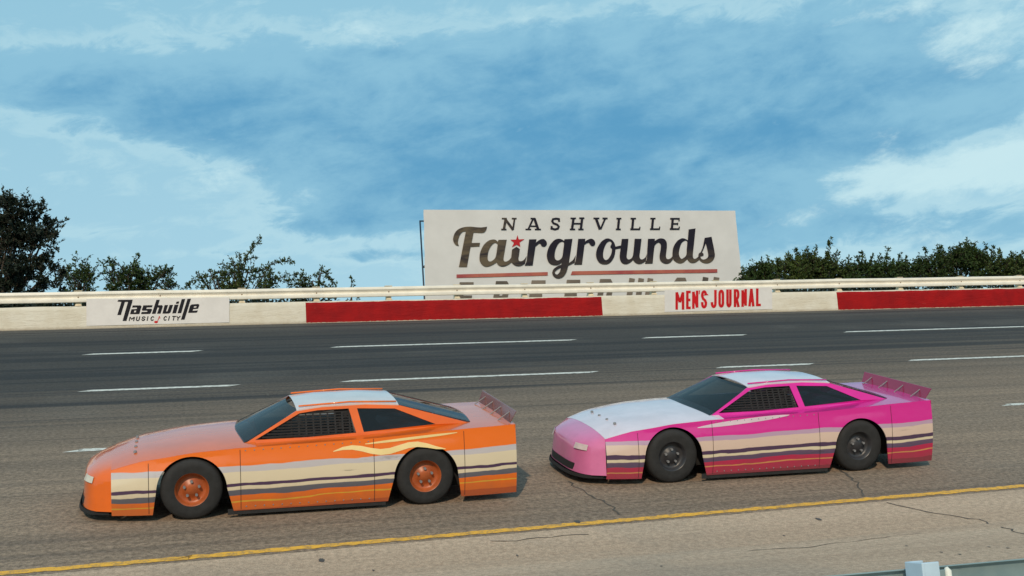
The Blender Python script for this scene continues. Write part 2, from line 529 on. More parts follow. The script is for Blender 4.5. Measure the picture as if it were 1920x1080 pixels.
# ------------------------------------------------------------------ guard rail on the wall
M_RAIL = simple('white_rail_paint', (.80, .755, .66), .42, .09, 3.0, bump=.12)
M_POST = simple('cream_post_paint', (.66, .56, .40), .6, .2, 9)
M_BOLT = simple('rusty_bolt', (.22, .15, .09), .6, .3, 20)
Z_RT = 5.455 + HC; Z_RB = Z_RT-.308
WP = [(.030, .0), (.006, .012), (.0, .035), (.0, .085), (.020, .105), (.055, .135), (.062, .152), (.055, .170), (.020, .200), (.0, .222), (.0, .272), (.006, .296), (.030, .308)]
RS = .87
Z_RB = Z_RT-.308*RS
rail = empty('guard_rail', (0, P, Z_RB), 'long white corrugated steel guard rail on posts along the wall top', 'guard rail')
posts_x = [-2.28, -.35, 1.64, 3.52, 5.4, 7.23, 9.1, 10.98, 12.83, 14.71, 16.61, 18.59, 20.61, 22.67, 24.72]
posts_x = [-2.28-1.93*i for i in range(16, 0, -1)] + posts_x + [24.72+1.95*i for i in range(1, 16)]
def beam(x0, x1, dy=0.0, y_sign=1, zoff=None, parent=None, mat=None, name='rail_beam'):
    n = max(6, int((x1-x0)/.3)); rows = []
    for d, z in [(d_, z_*RS) for d_, z_ in WP]:
        rows.append([(x0+(x1-x0)*k/n, y_sign*d+dy + .006*mnoise.noise(((x0+(x1-x0)*k/n)*.8, z, 1)), z + .012*mnoise.noise(((x0+(x1-x0)*k/n)*.35, 0, 7))) for k in range(n+1)])
    b = MB(); b.grid(rows)
    return b.build(name, mat, parent, True, solid=.006)
ix = list(range(0, len(posts_x)-1, 2))
for j, i in enumerate(ix):
    x0 = posts_x[i]-.12; x1 = posts_x[min(i+2, len(posts_x)-1)]+.12
    beam(x0, x1, .010 if j % 2 else .004, 1, None, rail, M_RAIL)
for x in posts_x:
    b = MB()
    b.box((x, .165, .115), (.13, .15, .32))                       # block and post behind the beam
    b.box((x, .13, .288), (.20, .16, .018))                       # cap plate just above the rail
    b.add(*[(lambda q: ([(x-.085, .055, -.082), (x+.085, .055, -.082), (x+.055, .085, -.012), (x-.055, .085, -.012),
                         (x-.085, .30, -.082), (x+.085, .30, -.082), (x+.055, .25, -.012), (x-.055, .25, -.012)],
            [(0,1,2,3),(5,4,7,6),(1,5,6,2),(4,0,3,7),(0,4,5,1),(3,2,6,7)]))(0)][0])
    b.build('post', M_POST, rail, bevel=.006)
    bb = MB(); bb.lathe_y([(-.012, .0), (-.012, .012), (.0, .018)], (x, .060, .132), 10); bb.build('bolt', M_BOLT, rail)

# ------------------------------------------------------------------ lettering helpers
def smooth(pts, n=5):
    """closed contour; points are (x, y) or (x, y, 1) for a corner; Catmull-Rom between"""
    out = []; L = len(pts)
    P_ = [Vector(p[:2]) for p in pts]; cr = [len(p) > 2 for p in pts]
    for i in range(L):
        p1, p2 = P_[i], P_[(i+1) % L]
        p0 = P_[i-1] if not cr[i] else p1 - (p2-p1)*.6
        p3 = P_[(i+2) % L] if not cr[(i+1) % L] else p2 + (p2-p1)*.6
        if cr[i] and cr[(i+1) % L]:
            out.append(tuple(p1)); continue
        for k in range(n):
            t = k/n
            v = .5*((2*p1) + (p2-p0)*t + (2*p0-5*p1+4*p2-p3)*t*t + (3*p1-p0-3*p2+p3)*t**3)
            out.append(tuple(v))
    return out
def stroke_poly(pts, wd, closed=False):
    """polyline to a list of quads (mitred)"""
    for i in range(1, len(pts)-1):                                   # sharp corners: separate strokes that cross
        a = (Vector(pts[i])-Vector(pts[i-1])).normalized(); c = (Vector(pts[i+1])-Vector(pts[i])).normalized()
        if a.dot(c) < -.25:
            return stroke_poly(pts[:i+1], wd) + stroke_poly(pts[i:], wd)
    P_ = [Vector(p) for p in pts]; n = len(P_); L = []; Rr = []
    for i, p in enumerate(P_):
        a = (P_[i]-P_[i-1]).normalized() if i > 0 else (P_[1]-P_[0]).normalized()
        c = (P_[i+1]-P_[i]).normalized() if i < n-1 else a
        t = (a+c); t = t.normalized() if t.length > .05 else a
        nn = Vector((-t.y, t.x)); k = 1/max(.45, nn.dot(Vector((-a.y, a.x))))
        L.append(p+nn*wd/2*k); Rr.append(p-nn*wd/2*k)
    return [[tuple(L[i]), tuple(L[i+1]), tuple(Rr[i+1]), tuple(Rr[i])] for i in range(n-1)]
def arc(cx, cy, rx, ry, a0, a1, n=10):
    return [(cx+rx*math.cos(R(a0+(a1-a0)*i/n)), cy+ry*math.sin(R(a0+(a1-a0)*i/n))) for i in range(n+1)]
# stroke font on a unit box, y down (0 top, 1 bottom)
FONT = {
 'M': [[(0, 1), (0, 0), (.5, .62), (1, 0), (1, 1)]],
 'E': [[(1, 0), (0, 0), (0, 1), (1, 1)], [(0, .5), (.85, .5)]],
 'N': [[(0, 1), (0, 0), (1, 1), (1, 0)]],
 'S': [[(1, .25)] + arc(.5, .25, .5, .25, 0, -180, 8) + [(.0, .30), (.25, .46), (.8, .58), (1, .72)] + arc(.5, .75, .5, .25, 0, 180, 8)],
 'J': [[(1, 0), (1, .75)] + arc(.5, .78, .5, .22, 0, 180, 8)[1:]],
 'O': [[(0, .5), (0, .22)] + arc(.5, .22, .5, .22, 180, 360, 8)[1:] + [(1, .78)] + arc(.5, .78, .5, .22, 0, 180, 8)[1:] + [(0, .5)]],
 'U': [[(0, 0), (0, .78)] + arc(.5, .78, .5, .22, 180, 0, 8)[1:] + [(1, 0)]],
 'R': [[(0, 1), (0, 0), (.6, 0)] + arc(.6, .26, .4, .26, -90, 90, 8)[1:] + [(0, .52)], [(.5, .52), (1, 1)]],
 'A': [[(0, 1), (.46, 0), (.54, 0), (1, 1)], [(.2, .72), (.8, .72)]],
 'L': [[(0, 0), (0, 1), (1, 1)]],
 'I': [[(.5, 0), (.5, 1)]],
 'C': [arc(.5, .5, .5, .5, -45, -315, 14)],
 'T': [[(0, 0), (1, 0)], [(.5, 0), (.5, 1)]],
 'Y': [[(0, 0), (.5, .5), (1, 0)], [(.5, .5), (.5, 1)]],
 'P': [[(0, 1), (0, 0), (.6, 0)] + arc(.6, .27, .4, .27, -90, 90, 8)[1:] + [(0, .54)]],
 'D': [[(0, 1), (0, 0), (.55, 0)] + arc(.55, .5, .45, .5, -90, 90, 10)[1:] + [(0, 1)]],
 'W': [[(0, 0), (.25, 1), (.5, .1), (.75, 1), (1, 0)]],
 'H': [[(0, 0), (0, 1)], [(1, 0), (1, 1)], [(0, .5), (1, .5)]],
 'V': [[(0, 0), (.5, 1), (1, 0)]],
}
def glyph(ch, x0, x1, y0, y1, wd, slant=0.0):
    """quads of one letter in a pixel box, strokes kept inside the box"""
    o = []; h = wd/2
    for s in FONT[ch]:
        pts = []
        for a, c in s:
            y = y0+h+(y1-y0-wd)*c
            pts.append((x0+h+(x1-x0-wd)*a + slant*(y1-y), y))
        # butt the free ends out to the box
        for e, i2 in ((0, 1), (-1, -2)):
            d = (Vector(pts[e])-Vector(pts[i2])).normalized()*h*.95
            pts[e] = tuple(Vector(pts[e])+d)
        o += stroke_poly(pts, wd)
    return o
def letters(name, polys, plane_y, mat, parent, label=None, step=.0006, n0=0):
    """filled outlines [loops] traced in the photograph's pixels, set on the sheet that hangs at plane_y"""
    b = MB(); k = n0
    for loops in polys:
        yy = plane_y-.002-step*(k % 8); k += 1
        b.poly(loops, lambda u, v: on_plane_y(u, v, yy))
    o = b.build(name, mat, None, fixn=False, label=label)
    if parent: o.parent = parent; o.matrix_parent_inverse = parent.matrix_world.inverted()
    return o
def ink(name, col, rough=.6):
    return simple(name, col, rough, .1, 2.0, spec=.12)
M_VINYL = simple('banner_vinyl', (.60, .59, .585), .55, .05, 1.2, bump=.05)
M_BAN = simple('wall_banner_vinyl', (.66, .63, .61), .5, .05, 3.0, bump=.15)
M_BLACK = ink('black_ink', (.012, .011, .016))
M_REDINK = ink('red_ink', (.50, .012, .016))

# ------------------------------------------------------------------ wall banners
def wall_banner(name, x0, x1, ytopL, ytopR, ybotL, ybotR, label):
    yb = P-.014
    c = [on_plane_y(x0, ytopL, yb), on_plane_y(x1, ytopR, yb), on_plane_y(x0, ybotL, yb), on_plane_y(x1, ybotR, yb)]
    root = empty(name, c[2], label, 'banner')
    bpy.context.view_layer.update()
    n = 40; nz = 8; rows = []
    for j in range(nz+1):
        rr = []
        for i in range(n+1):
            p = c[0].lerp(c[1], i/n).lerp(c[2].lerp(c[3], i/n), j/nz)
            p.y += .003*mnoise.noise((p.x*1.7, p.z*5, 3)) + .002
            rr.append(p)
        rows.append(rr)
    b = MB(); b.grid(rows)
    o = b.build('sheet', M_BAN, None, True, solid=.002); o.parent = root; o.matrix_parent_inverse = root.matrix_world.inverted()
    return root, yb-.003
ban1, yb1 = wall_banner('wall_banner', 162, 430, 560.5, 557.5, 611, 604.5, 'pale wall banner with bold black slanted lettering and a red music note')
ban2, yb2 = wall_banner('wall_banner', 1246, 1448, 544, 538.5, 585, 579.5, 'pale wall banner with tall narrow red capital letters')
def Q(ox, oy, s): return lambda pts: [(ox+p[0]/s, oy+p[1]/s)+tuple(p[2:]) for p in pts]
q6 = Q(210, 550, 10.667)
nash = [[q6([(128,130),(412,128),(400,190),(288,552),(210,553),(320,170),(258,171),(178,432),(105,434),(188,170),(108,163)])],
 [q6([(415,241),(572,240),(590,260),(546,414),(360,415),(388,318),(494,312),(502,282),(400,285)]), q6([(447,345),(487,342),(475,380),(434,382)])],
 [q6([(628,240),(812,237),(800,278),(694,282),(686,310),(792,308),(800,330),(772,398),(752,412),(580,414),(592,372),(702,370),(709,346),(606,346),(596,326)])],
 [q6([(888,130),(955,127),(922,238),(1000,236),(1018,258),(970,405),(900,407),(943,283),(908,284),(870,408),(795,410)])],
 [q6([(1052,235),(1122,233),(1080,360),(1108,360),(1152,232),(1222,230),(1172,380),(1135,403),(1008,405)])],
 [q6([(1250,228),(1330,225),(1280,398),(1205,400)])], [q6([(1290,166),(1346,161),(1333,205),(1276,208)])],
 [q6([(1395,115),(1465,112),(1385,395),(1310,398)])], [q6([(1510,110),(1580,107),(1450,525),(1378,528)])],
 [q6([(1592,222),(1730,212),(1748,234),(1720,308),(1622,316),(1612,350),(1717,340),(1702,378),(1680,388),(1522,390),(1562,245)]), q6([(1642,258),(1692,254),(1682,284),(1632,288)])]]
for i, L_ in enumerate(nash):
    if i == 6: continue
    letters('letter', [L_] + ([nash[6]] if i == 5 else []), yb1, M_BLACK, ban1)
mc = []
for ch, a, c in [('M', 332, 440), ('U', 472, 545), ('S', 583, 655), ('I', 690, 712), ('C', 760, 835), ('C', 1020, 1092), ('I', 1118, 1140), ('T', 1186, 1262), ('Y', 1272, 1352)]:
    t = 462-(a-340)*.012; 
    letters('letter', [[q6(p)] for p in glyph(ch, a, c, t, t+92, 19, .22)], yb1, M_BLACK, ban1, None, .0004, 2)
nb = [[q6(arc(880, 573, 38, 23, 0, 345, 16))]] + [[q6(p)] for p in stroke_poly([(908, 566), (948, 455), (958, 490), (952, 505)], 12)]
letters('music_note', nb, yb1, M_REDINK, ban1)
q7 = Q(1255, 530, 10.667)
mj = []
for ch, a, c, t, bt in [('M', 122, 300, 166, 540), ('E', 335, 430, 160, 529), ('N', 455, 582, 156, 523), ('S', 633, 757, 150, 516), ('J', 828, 948, 143, 507), ('O', 980, 1098, 138, 499),
                     ('U', 1138, 1247, 134, 494), ('R', 1288, 1405, 130, 489), ('N', 1440, 1553, 125, 485), ('A', 1580, 1703, 120, 476), ('L', 1733, 1832, 114, 471)]:
    letters('letter', [[q7(p)] for p in glyph(ch, a, c, t, bt, 51)], yb2, M_REDINK, ban2, None, .0005)
mj += [[q7([(592, 154), (616, 153), (604, 232), (590, 233)])]]
letters('apostrophe', mj, yb2, M_REDINK, ban2)

# ------------------------------------------------------------------ billboard
YB = P+8.5
bb_root = empty('billboard', on_plane_y(1090, 575, YB), 'large white billboard with dark script lettering and red star behind the wall', 'billboard')
bpy.context.view_layer.update()
def under(root, o):
    o.parent = root; o.matrix_parent_inverse = root.matrix_world.inverted(); return o
cs = [on_plane_y(794.5, 393, YB), on_plane_y(1378.5, 394.8, YB), on_plane_y(799, 640, YB), on_plane_y(1404, 640, YB)]
n = 80; nz = 30; rows = []
for j in range(nz+1):
    rr = []
    for i in range(n+1):
        p = cs[0].lerp(cs[1], i/n).lerp(cs[2].lerp(cs[3], i/n), j/nz)
        e = min(i, n-i)/n
        p.y += .012*mnoise.noise((p.x*.9, p.z*.7, 2)) + .02*math.exp(-e*60)*mnoise.noise((0, p.z*3, i > 40)) + .02
        if i in (0, n): p.x += .012*mnoise.noise((9, p.z*2.2, i))
        rr.append(p)
    rows.append(rr)
b = MB(); b.grid(rows); under(bb_root, b.build('banner_sheet', M_VINYL, None, True, solid=.003))
M_STEEL = simple('dark_blue_steel', (.015, .03, .055), .5, .2, 6)
M_GALV = simple('galvanised_steel', (.36, .37, .37), .45, .15, 5, .6)
gz = ground_z(YB)
pt, pb = on_plane_y(787.5, 414.5, YB+.35), on_plane_y(795, 545, YB+.35)
d = (pb-pt).normalized(); pb2 = pt + d*((pt.z-gz+.3)/-d.z)
b = MB(); b.tube([pt, pb2], .028, 8); under(bb_root, b.build('frame_post', M_STEEL, None, True))
b = MB(); b.tube([pt+Vector((-.02, 0, 0)), pt+Vector((.6, 0, .0))], .026, 8); under(bb_root, b.build('frame_rail', M_STEEL, None, True))
kp = on_plane_y(795.5, 500, YB+.1)
b = MB(); b.lathe_y([(-.06, 0), (-.06, .04), (.05, .04), (.05, 0)], kp, 10); under(bb_root, b.build('clamp', M_STEEL, None))
for f in (.12, .38, .64, .9):
    p = cs[0].lerp(cs[1], f); b = MB(); b.box((p.x, YB+.35, (p.z-.3+gz)/2), (.14, .14, p.z-.3-gz+.3)); under(bb_root, b.build('frame_post', M_GALV, None))
for f in (.1, .45, .8):
    a = cs[0].lerp(cs[2], f); c = cs[1].lerp(cs[3], f); b = MB(); b.tube([(a.x+.1, YB+.22, a.z), (c.x-.1, YB+.22, c.z)], .035, 8); under(bb_root, b.build('frame_rail', M_GALV, None))

def sheen_ink(name, dark, brown, amt=1.0):
    """dark vinyl lettering with brown glossy reflections painted into its colour"""
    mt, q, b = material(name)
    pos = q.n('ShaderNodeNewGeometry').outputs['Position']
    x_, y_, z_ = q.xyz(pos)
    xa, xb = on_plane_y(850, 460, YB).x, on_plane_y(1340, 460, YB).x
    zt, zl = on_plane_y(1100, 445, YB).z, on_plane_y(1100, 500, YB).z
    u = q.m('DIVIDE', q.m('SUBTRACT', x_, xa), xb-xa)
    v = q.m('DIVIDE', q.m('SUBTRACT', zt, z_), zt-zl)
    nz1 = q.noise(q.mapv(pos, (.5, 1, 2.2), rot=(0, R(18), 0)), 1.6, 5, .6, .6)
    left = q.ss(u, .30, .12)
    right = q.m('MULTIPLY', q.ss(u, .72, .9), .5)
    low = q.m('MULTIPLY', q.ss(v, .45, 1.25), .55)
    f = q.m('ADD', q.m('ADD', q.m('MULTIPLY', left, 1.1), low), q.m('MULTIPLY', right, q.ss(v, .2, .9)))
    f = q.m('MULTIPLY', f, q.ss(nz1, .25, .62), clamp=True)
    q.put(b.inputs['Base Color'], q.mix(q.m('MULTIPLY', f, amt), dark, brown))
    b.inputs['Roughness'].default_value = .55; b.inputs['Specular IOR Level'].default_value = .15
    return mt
M_SHEEN = sheen_ink('navy_ink_painted_sheen', (.013, .011, .020), (.115, .088, .058))  # brown areas are painted reflections on the glossy navy letters
M_BROWN = simple('mottled_brown_ink', (.13, .10, .075), .5, .55, .8)  # brown with a strong random change of tone
mt, q, b_ = material('mottled_red_ink')
pos = q.n('ShaderNodeNewGeometry').outputs['Position']
q.put(b_.inputs['Base Color'], q.mix(q.ss(q.noise(pos, .9, 5, .6), .35, .65), (.40, .105, .065), (.30, .040, .042)))  # two reds blended by noise
M_STRIPE = mt
M_STAR = ink('star_red_ink', (.40, .018, .025))
c1, c2, c3, c4 = Q(840, 400, 12), Q(920, 430, 12), Q(1060, 430, 12), Q(1200, 420, 12)
S_ = smooth
K = 1
fair = [
 [S_(c1([(245,735,K),(180,715),(130,650),(115,570),(150,450),(230,360),(350,312),(500,298),(650,312),(760,315),(880,298,K),(860,370),(820,425),(760,440),(650,435),(575,432,K),(532,665,K),(720,662,K),(708,745,K),(508,755,K),(428,1207,K),(246,1207,K),(402,405,K),(335,415),(272,480),(235,580),(225,660)]))],
 [S_(c2([(175,235,K),(362,232,K),(322,450),(290,650),(302,712),(345,724),(415,692),(467,625,K),(467,745,K),(400,795),(320,830),(235,835),(165,795),(135,742,K),(70,785),(-10,825),(-91,842),(-165,820),(-225,755),(-252,660),(-232,510),(-160,360),(-60,262),(40,228),(115,238),(163,282,K)])),
  S_(c2([(152,335),(100,302),(30,350),(-40,470),(-68,610),(-60,690),(-30,720),(20,715),(85,665),(118,600),(145,440)]))],
 [S_(c2([(580,392,K),(655,440,K),(640,560),(625,655),(640,708),(690,715),(750,685),(808,600,K),(772,770,K),(690,818),(600,828),(520,795),(468,742,K),(462,640,K),(480,455,K)]))],
 [S_(c2([(865,225,K),(1030,222,K),(1018,300,K),(1070,255),(1140,220),(1205,222),(1258,280),(1260,345),(1210,390),(1150,375),(1122,328),(1088,322),(1008,388,K),(945,812,K),(765,815,K),(805,720),(825,560)]))],
 [S_(c2([(1662,222,K),(1840,213,K),(1802,480),(1760,755,K),(1850,690),(1915,580,K),(1890,750,K),(1745,822,K),(1705,960),(1640,1060),(1550,1105),(1470,1095),(1405,1040),(1385,970),(1420,890),(1500,830),(1588,792,K),(1606,742,K),(1540,790),(1460,807),(1370,790),(1300,730),(1265,620),(1275,500),(1330,360),(1430,245),(1520,210),(1600,225),(1650,262,K)])),
  S_(c2([(1648,305),(1592,280),(1520,330),(1462,450),(1440,560),(1450,660),(1500,698),(1560,680),(1610,620),(1632,480)])),
  S_(c2([(1585,860,K),(1500,905),(1448,960),(1460,1005),(1505,1012),(1552,960)]))],
 [S_(c3([(290,212,K),(450,212,K),(442,272,K),(520,225),(590,210),(650,245),(675,310),(650,365),(600,375),(560,345),(530,302),(490,310),(432,345,K),(375,792,K),(195,795,K),(228,715),(248,590)]))],
 [S_(c3([(950,203),(1040,230),(1100,300),(1130,388,K),(1262,358,K),(1252,424,K),(1130,446,K),(1110,580),(1060,690),(980,770),(880,790),(780,760),(712,670),(690,560),(720,420),(800,290),(880,225)])),
  S_(c3([(1000,268),(930,310),(872,430),(850,560),(862,650),(910,690),(970,660),(1030,560),(1052,442,K),(1012,392),(1042,312)]))],
 [S_(c3([(1270,215,K),(1420,212,K),(1400,430),(1380,600),(1395,660),(1440,675),(1500,635),(1530,530),(1560,212,K),(1715,212,K),(1690,430),(1670,600),(1690,662),(1735,675),(1800,630),(1840,545,K),(1810,715,K),(1720,770),(1640,778),(1570,745),(1525,690,K),(1450,755),(1370,785),(1290,765),(1240,700),(1222,600),(1245,420)]))],
 [S_(c4([(180,332,K),(335,330,K),(335,382,K),(400,338),(470,322),(550,340),(600,410),(605,520),(590,650),(585,735),(610,785),(660,785),(720,740),(738,680,K),(740,800,K),(680,870),(610,895),(530,880),(460,820),(440,720),(465,560),(465,460),(420,415),(360,450),(322,530),(285,887,K),(110,889,K),(152,780),(165,560)]))],
 [S_(c4([(1095,120,K),(1250,98,K),(1215,450),(1190,700),(1210,775),(1260,775),(1320,728,K),(1342,802,K),(1260,860),(1190,880),(1120,860),(1060,795,K),(980,865),(890,888),(800,850),(742,780),(730,640),(760,500),(840,380),(930,325),(1000,325),(1075,365,K)])),
  S_(c4([(1062,400),(1010,375),(930,440),(882,600),(880,700),(920,775),(970,770),(1040,700),(1052,560)]))],
 [S_(c4([(1455,312,K),(1610,285,K),(1640,430),(1680,640),(1680,740),(1630,830),(1540,880),(1450,880),(1380,850),(1335,802,K),(1312,728,K),(1322,668),(1365,635,K),(1412,520)])),
  S_(c4([(1478,432,K),(1438,550),(1397,640,K),(1430,672),(1420,715),(1355,730,K),(1385,785),(1450,797),(1520,755),(1535,690),(1510,550)]))],
]
yl = YB-.006
for i, L_ in enumerate(fair): letters('letter', [L_], yl, M_SHEEN, bb_root, 'large dark brush script letter', .001, i % 3)
st = [(605,126),(632,226),(762,220),(652,292),(668,392),(585,345),(478,402),(525,300),(442,232),(572,230)]
letters('star', [[c2(st)]], yl, M_STAR, bb_root, 'small red star dotting the letter i')
q5 = Q(930, 400, 5.333)
W1, W2 = 24, 17
def serif(x0, x1, y): return stroke_poly([(x0, y), (x1, y)], 14)
nv = []
NV = lambda p: letters('letter', [[q5(e)] for e in p], yl, M_SHEEN, bb_root, None, .0006)
NV(stroke_poly([(98,50),(78,163)], W1) + stroke_poly([(88,50),(172,165)], W1) + stroke_poly([(186,50),(170,165)], W2) + serif(58,108,51) + serif(52,105,160) + serif(157,206,51))
NV(stroke_poly([(372,52),(322,160)], W2) + stroke_poly([(384,50),(422,160)], W1+2) + stroke_poly([(345,128),(408,128)], 14) + serif(294,352,160) + serif(388,450,160) + serif(345,392,51))
NV(stroke_poly([(632,84),(628,56),(600,52),(570,58),(562,78),(575,98),(612,112),(628,130),(618,152),(590,160),(560,152),(556,128)], 20) + stroke_poly([(553,126),(550,160)], 12) + stroke_poly([(634,50),(632,84)], 12))
NV(stroke_poly([(775,50),(760,160)], W1) + stroke_poly([(862,48),(848,160)], W1) + stroke_poly([(770,102),(858,102)], 15) + serif(745,800,49) + serif(738,792,159) + serif(832,884,47) + serif(822,876,159))
NV(stroke_poly([(1000,50),(1040,160)], W1+2) + stroke_poly([(1092,50),(1046,158)], W2) + serif(974,1034,49) + serif(1064,1116,49))
NV(stroke_poly([(1230,50),(1220,160)], W1) + serif(1204,1254,51) + serif(1198,1248,159))
NV(stroke_poly([(1372,52),(1362,160)], W1) + serif(1345,1400,51) + stroke_poly([(1342,158),(1436,158)], 16) + stroke_poly([(1434,166),(1440,134)], 12))
NV(stroke_poly([(1570,52),(1560,160)], W1) + serif(1543,1596,51) + stroke_poly([(1540,157),(1634,157)], 16) + stroke_poly([(1632,165),(1638,132)], 12))
NV(stroke_poly([(1768,52),(1758,160)], W1) + stroke_poly([(1742,53),(1834,53)], 16) + stroke_poly([(1738,156),(1832,156)], 16) + stroke_poly([(1765,104),(1820,104)], 15) + stroke_poly([(1832,46),(1830,78)], 12) + stroke_poly([(1828,164),(1834,132)], 12) + stroke_poly([(1818,92),(1816,118)], 9))
letters('stripe', [[[(856,514.5),(1027,510.0),(1027,516.5),(856,521)]]], yl, M_STRIPE, bb_root)
letters('stripe', [[[(1073,508.5),(1345,504.5),(1345,511),(1070,515.5)]]], yl, M_STRIPE, bb_root)
BLOCK = {'S': [[(1, 0), (0, 0), (0, .5), (1, .5), (1, 1), (0, 1)]], 'P': [[(0, 1), (0, 0), (.8, 0), (1, .1), (1, .45), (.8, .55), (0, .55)]], 'D': [[(0, 1), (0, 0), (.75, 0), (1, .12), (1, .88), (.75, 1), (0, 1)]],
         'A': [[(0, 1), (0, .14), (.22, 0), (.78, 0), (1, .14), (1, 1)], [(0, .6), (1, .6)]], 'W': [[(0, 0), (0, 1), (1, 1), (1, 0)], [(.5, 0), (.5, 1)]], 'Y': [[(0, 0), (0, .5), (1, .5), (1, 0)], [(.5, .5), (.5, 1)]]}
ROUND = {c_: FONT[c_] for c_ in BLOCK}
FONT.update(BLOCK)
sw = []
for ch, a, c, t in [('S', 862, 889, 529), ('P', 930, 957, 527), ('E', 997, 1024, 525.5), ('E', 1063, 1089, 524.5), ('D', 1125, 1152, 523), ('W', 1180, 1225, 521.5), ('A', 1264, 1291, 520.5), ('Y', 1318, 1349, 519.5)]:
    letters('letter', [[p] for p in glyph(ch, a-9.5, c-9.5, t, t+60, 10.5, .16)], yl, M_BROWN, bb_root, 'mottled brown letter cut off by the guard rail', .0006)

# ------------------------------------------------------------------ trees and shrubs
def leaf_mat(name, c0, c1_):
    mt, q, b = material(name)
    oi = q.n('ShaderNodeNewGeometry')
    rnd = oi.outputs['Random Per Island']
    pos = oi.outputs['Position']
    c = q.mix(rnd, c0, c1_)
    c = q.mix(q.m('MULTIPLY', q.ss(q.noise(pos, 1.6, 4, .6), .5, .75), .6), c, tuple(x*1.7 for x in c1_))
    q.put(b.inputs['Base Color'], c)
    b.inputs['Roughness'].default_value = .6
    b.inputs['Specular IOR Level'].default_value = .25
    b.inputs['Subsurface Weight'].default_value = 0
    return mt
M_LEAF = leaf_mat('dark_green_leaves', (.013, .030, .007), (.042, .072, .016))
M_LEAF2 = leaf_mat('olive_green_leaves', (.018, .036, .008), (.058, .084, .018))
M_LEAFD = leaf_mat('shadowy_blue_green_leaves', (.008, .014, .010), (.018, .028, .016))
M_BARK = simple('bark', (.045, .035, .025), .9, .3, 9, bump=.5)

def leaf(b, p, d, L, W, rng):
    s = d.orthogonal().normalized()
    s.rotate(Matrix.Rotation(rng.uniform(0, 6.28), 3, d))
    a = p; m_ = p+d*L*.45; t = p+d*L
    nrm = d.cross(s)*L*.10
    b.v += [tuple(a), tuple(m_+s*W/2+nrm), tuple(t), tuple(m_-s*W/2+nrm)]
    n_ = len(b.v); b.f.append((n_-4, n_-3, n_-2, n_-1)); b.mi.append(0)
def rand_dir(rng, upb=0.0):
    v = Vector((rng.gauss(0, 1), rng.gauss(0, 1), rng.gauss(0, 1)+upb))
    return v.normalized()
def spray(b, tw, p, q_, nleaf, L, rng, rad=.006, spread=.9):
    """a twig from p to q_ set with leaves"""
    ax = q_-p; ln = ax.length; axn = ax.normalized()
    tw.tube([p, p.lerp(q_, .5)+rand_dir(rng)*ln*.05, q_], [rad*1.6, rad, rad*.4], 4, False)
    for i in range(nleaf):
        t = rng.random()**.75
        dd = (rand_dir(rng)*spread + axn*.8).normalized()
        leaf(b, p.lerp(q_, t)+rand_dir(rng)*.02, dd, L*rng.uniform(.6, 1.2), L*.5*rng.uniform(.7, 1.2), rng)

def tree(name, label, cat, group, Yd, base_px, blobs, tips, mat, nspray, L=.13, seed=1, depth=1.0, trunk_r=.09):
    """blobs: (px, py, rx, ry, weight) volumes of the crown at distance Yd; tips: free branches as pixel polylines"""
    rng = random.Random(seed)
    pm = Yd/F_PX/.95
    gz_ = ground_z(Yd)
    bx_ = on_plane_y(base_px, 540, Yd).x
    base = Vector((bx_, Yd, gz_-.05))
    root = empty(name, base, label, cat, group)
    bpy.context.view_layer.update()
    leaves = MB(); wood = MB()
    tot = sum(k[4] for k in blobs)
    cen = [on_plane_y(k[0], k[1], Yd) for k in blobs]
    zc = min(c.z for c in cen) - .4
    fork = base.lerp(Vector((bx_, Yd, zc)), .8)
    wood.tube([base, base.lerp(fork, .5)+Vector((.05, .03, 0)), fork], [trunk_r*1.5, trunk_r*1.1, trunk_r*.8], 8)
    for c, k in zip(cen, blobs):
        e = c + Vector((0, rng.uniform(-.3, .3)*depth, k[3]*pm*.3))
        wood.tube([fork, fork.lerp(e, .5)+rand_dir(rng)*.12, e], [trunk_r*.6, trunk_r*.38, .010], 6)
        ns = int(nspray*k[4]/tot)
        # a few clumps inside each blob so that light and gaps show
        cl_ = []
        for _ in range(max(4, ns//14)):
            d_ = rand_dir(rng)*rng.random()**.4
            cl_.append(c + Vector((d_.x*k[2]*pm, d_.y*max(k[2], k[3])*pm*.75*depth, d_.z*k[3]*pm)))
        for i in range(ns):
            q0 = rng.choice(cl_)
            s_ = q0 + rand_dir(rng)*rng.uniform(.03, .24)
            out_ = (s_-c); out_ = out_.normalized() if out_.length > .01 else Vector((0, 0, 1))
            dirn = (out_*.7 + rand_dir(rng)*.7 + Vector((0, 0, .45))).normalized()
            spray(leaves, wood, s_, s_+dirn*rng.uniform(.12, .36), rng.randint(7, 12), L, rng)
    for tp in tips:
        pts = [on_plane_y(x, y, Yd) for x, y in tp['p']]
        dy = rng.uniform(-.4, .4)*depth
        pts = [p+Vector((0, dy, 0)) for p in pts]
        r0 = tp.get('r', .016)
        wood.tube([fork.lerp(pts[0], .6), pts[0]], [r0*1.5, r0], 5, False)
        wood.tube(pts, [r0*(1-.8*i/(len(pts)-1)) for i in range(len(pts))], 5)
        dens = tp.get('d', 30)
        for a, c in zip(pts, pts[1:]):
            nn = max(1, int((c-a).length*dens))
            ax = (c-a).normalized()
            for i in range(nn):
                s_ = a.lerp(c, rng.random())
                dirn = (ax*rng.uniform(.3, 1.2) + rand_dir(rng)*.8).normalized()
                spray(leaves, wood, s_, s_+dirn*rng.uniform(.05, tp.get('w', .20)), rng.randint(4, 7), L*.9, rng, .003)
    under(root, wood.build('trunk', M_BARK, None, True, fixn=False))
    under(root, leaves.build('crown', mat, None, False, fixn=False))
    return root
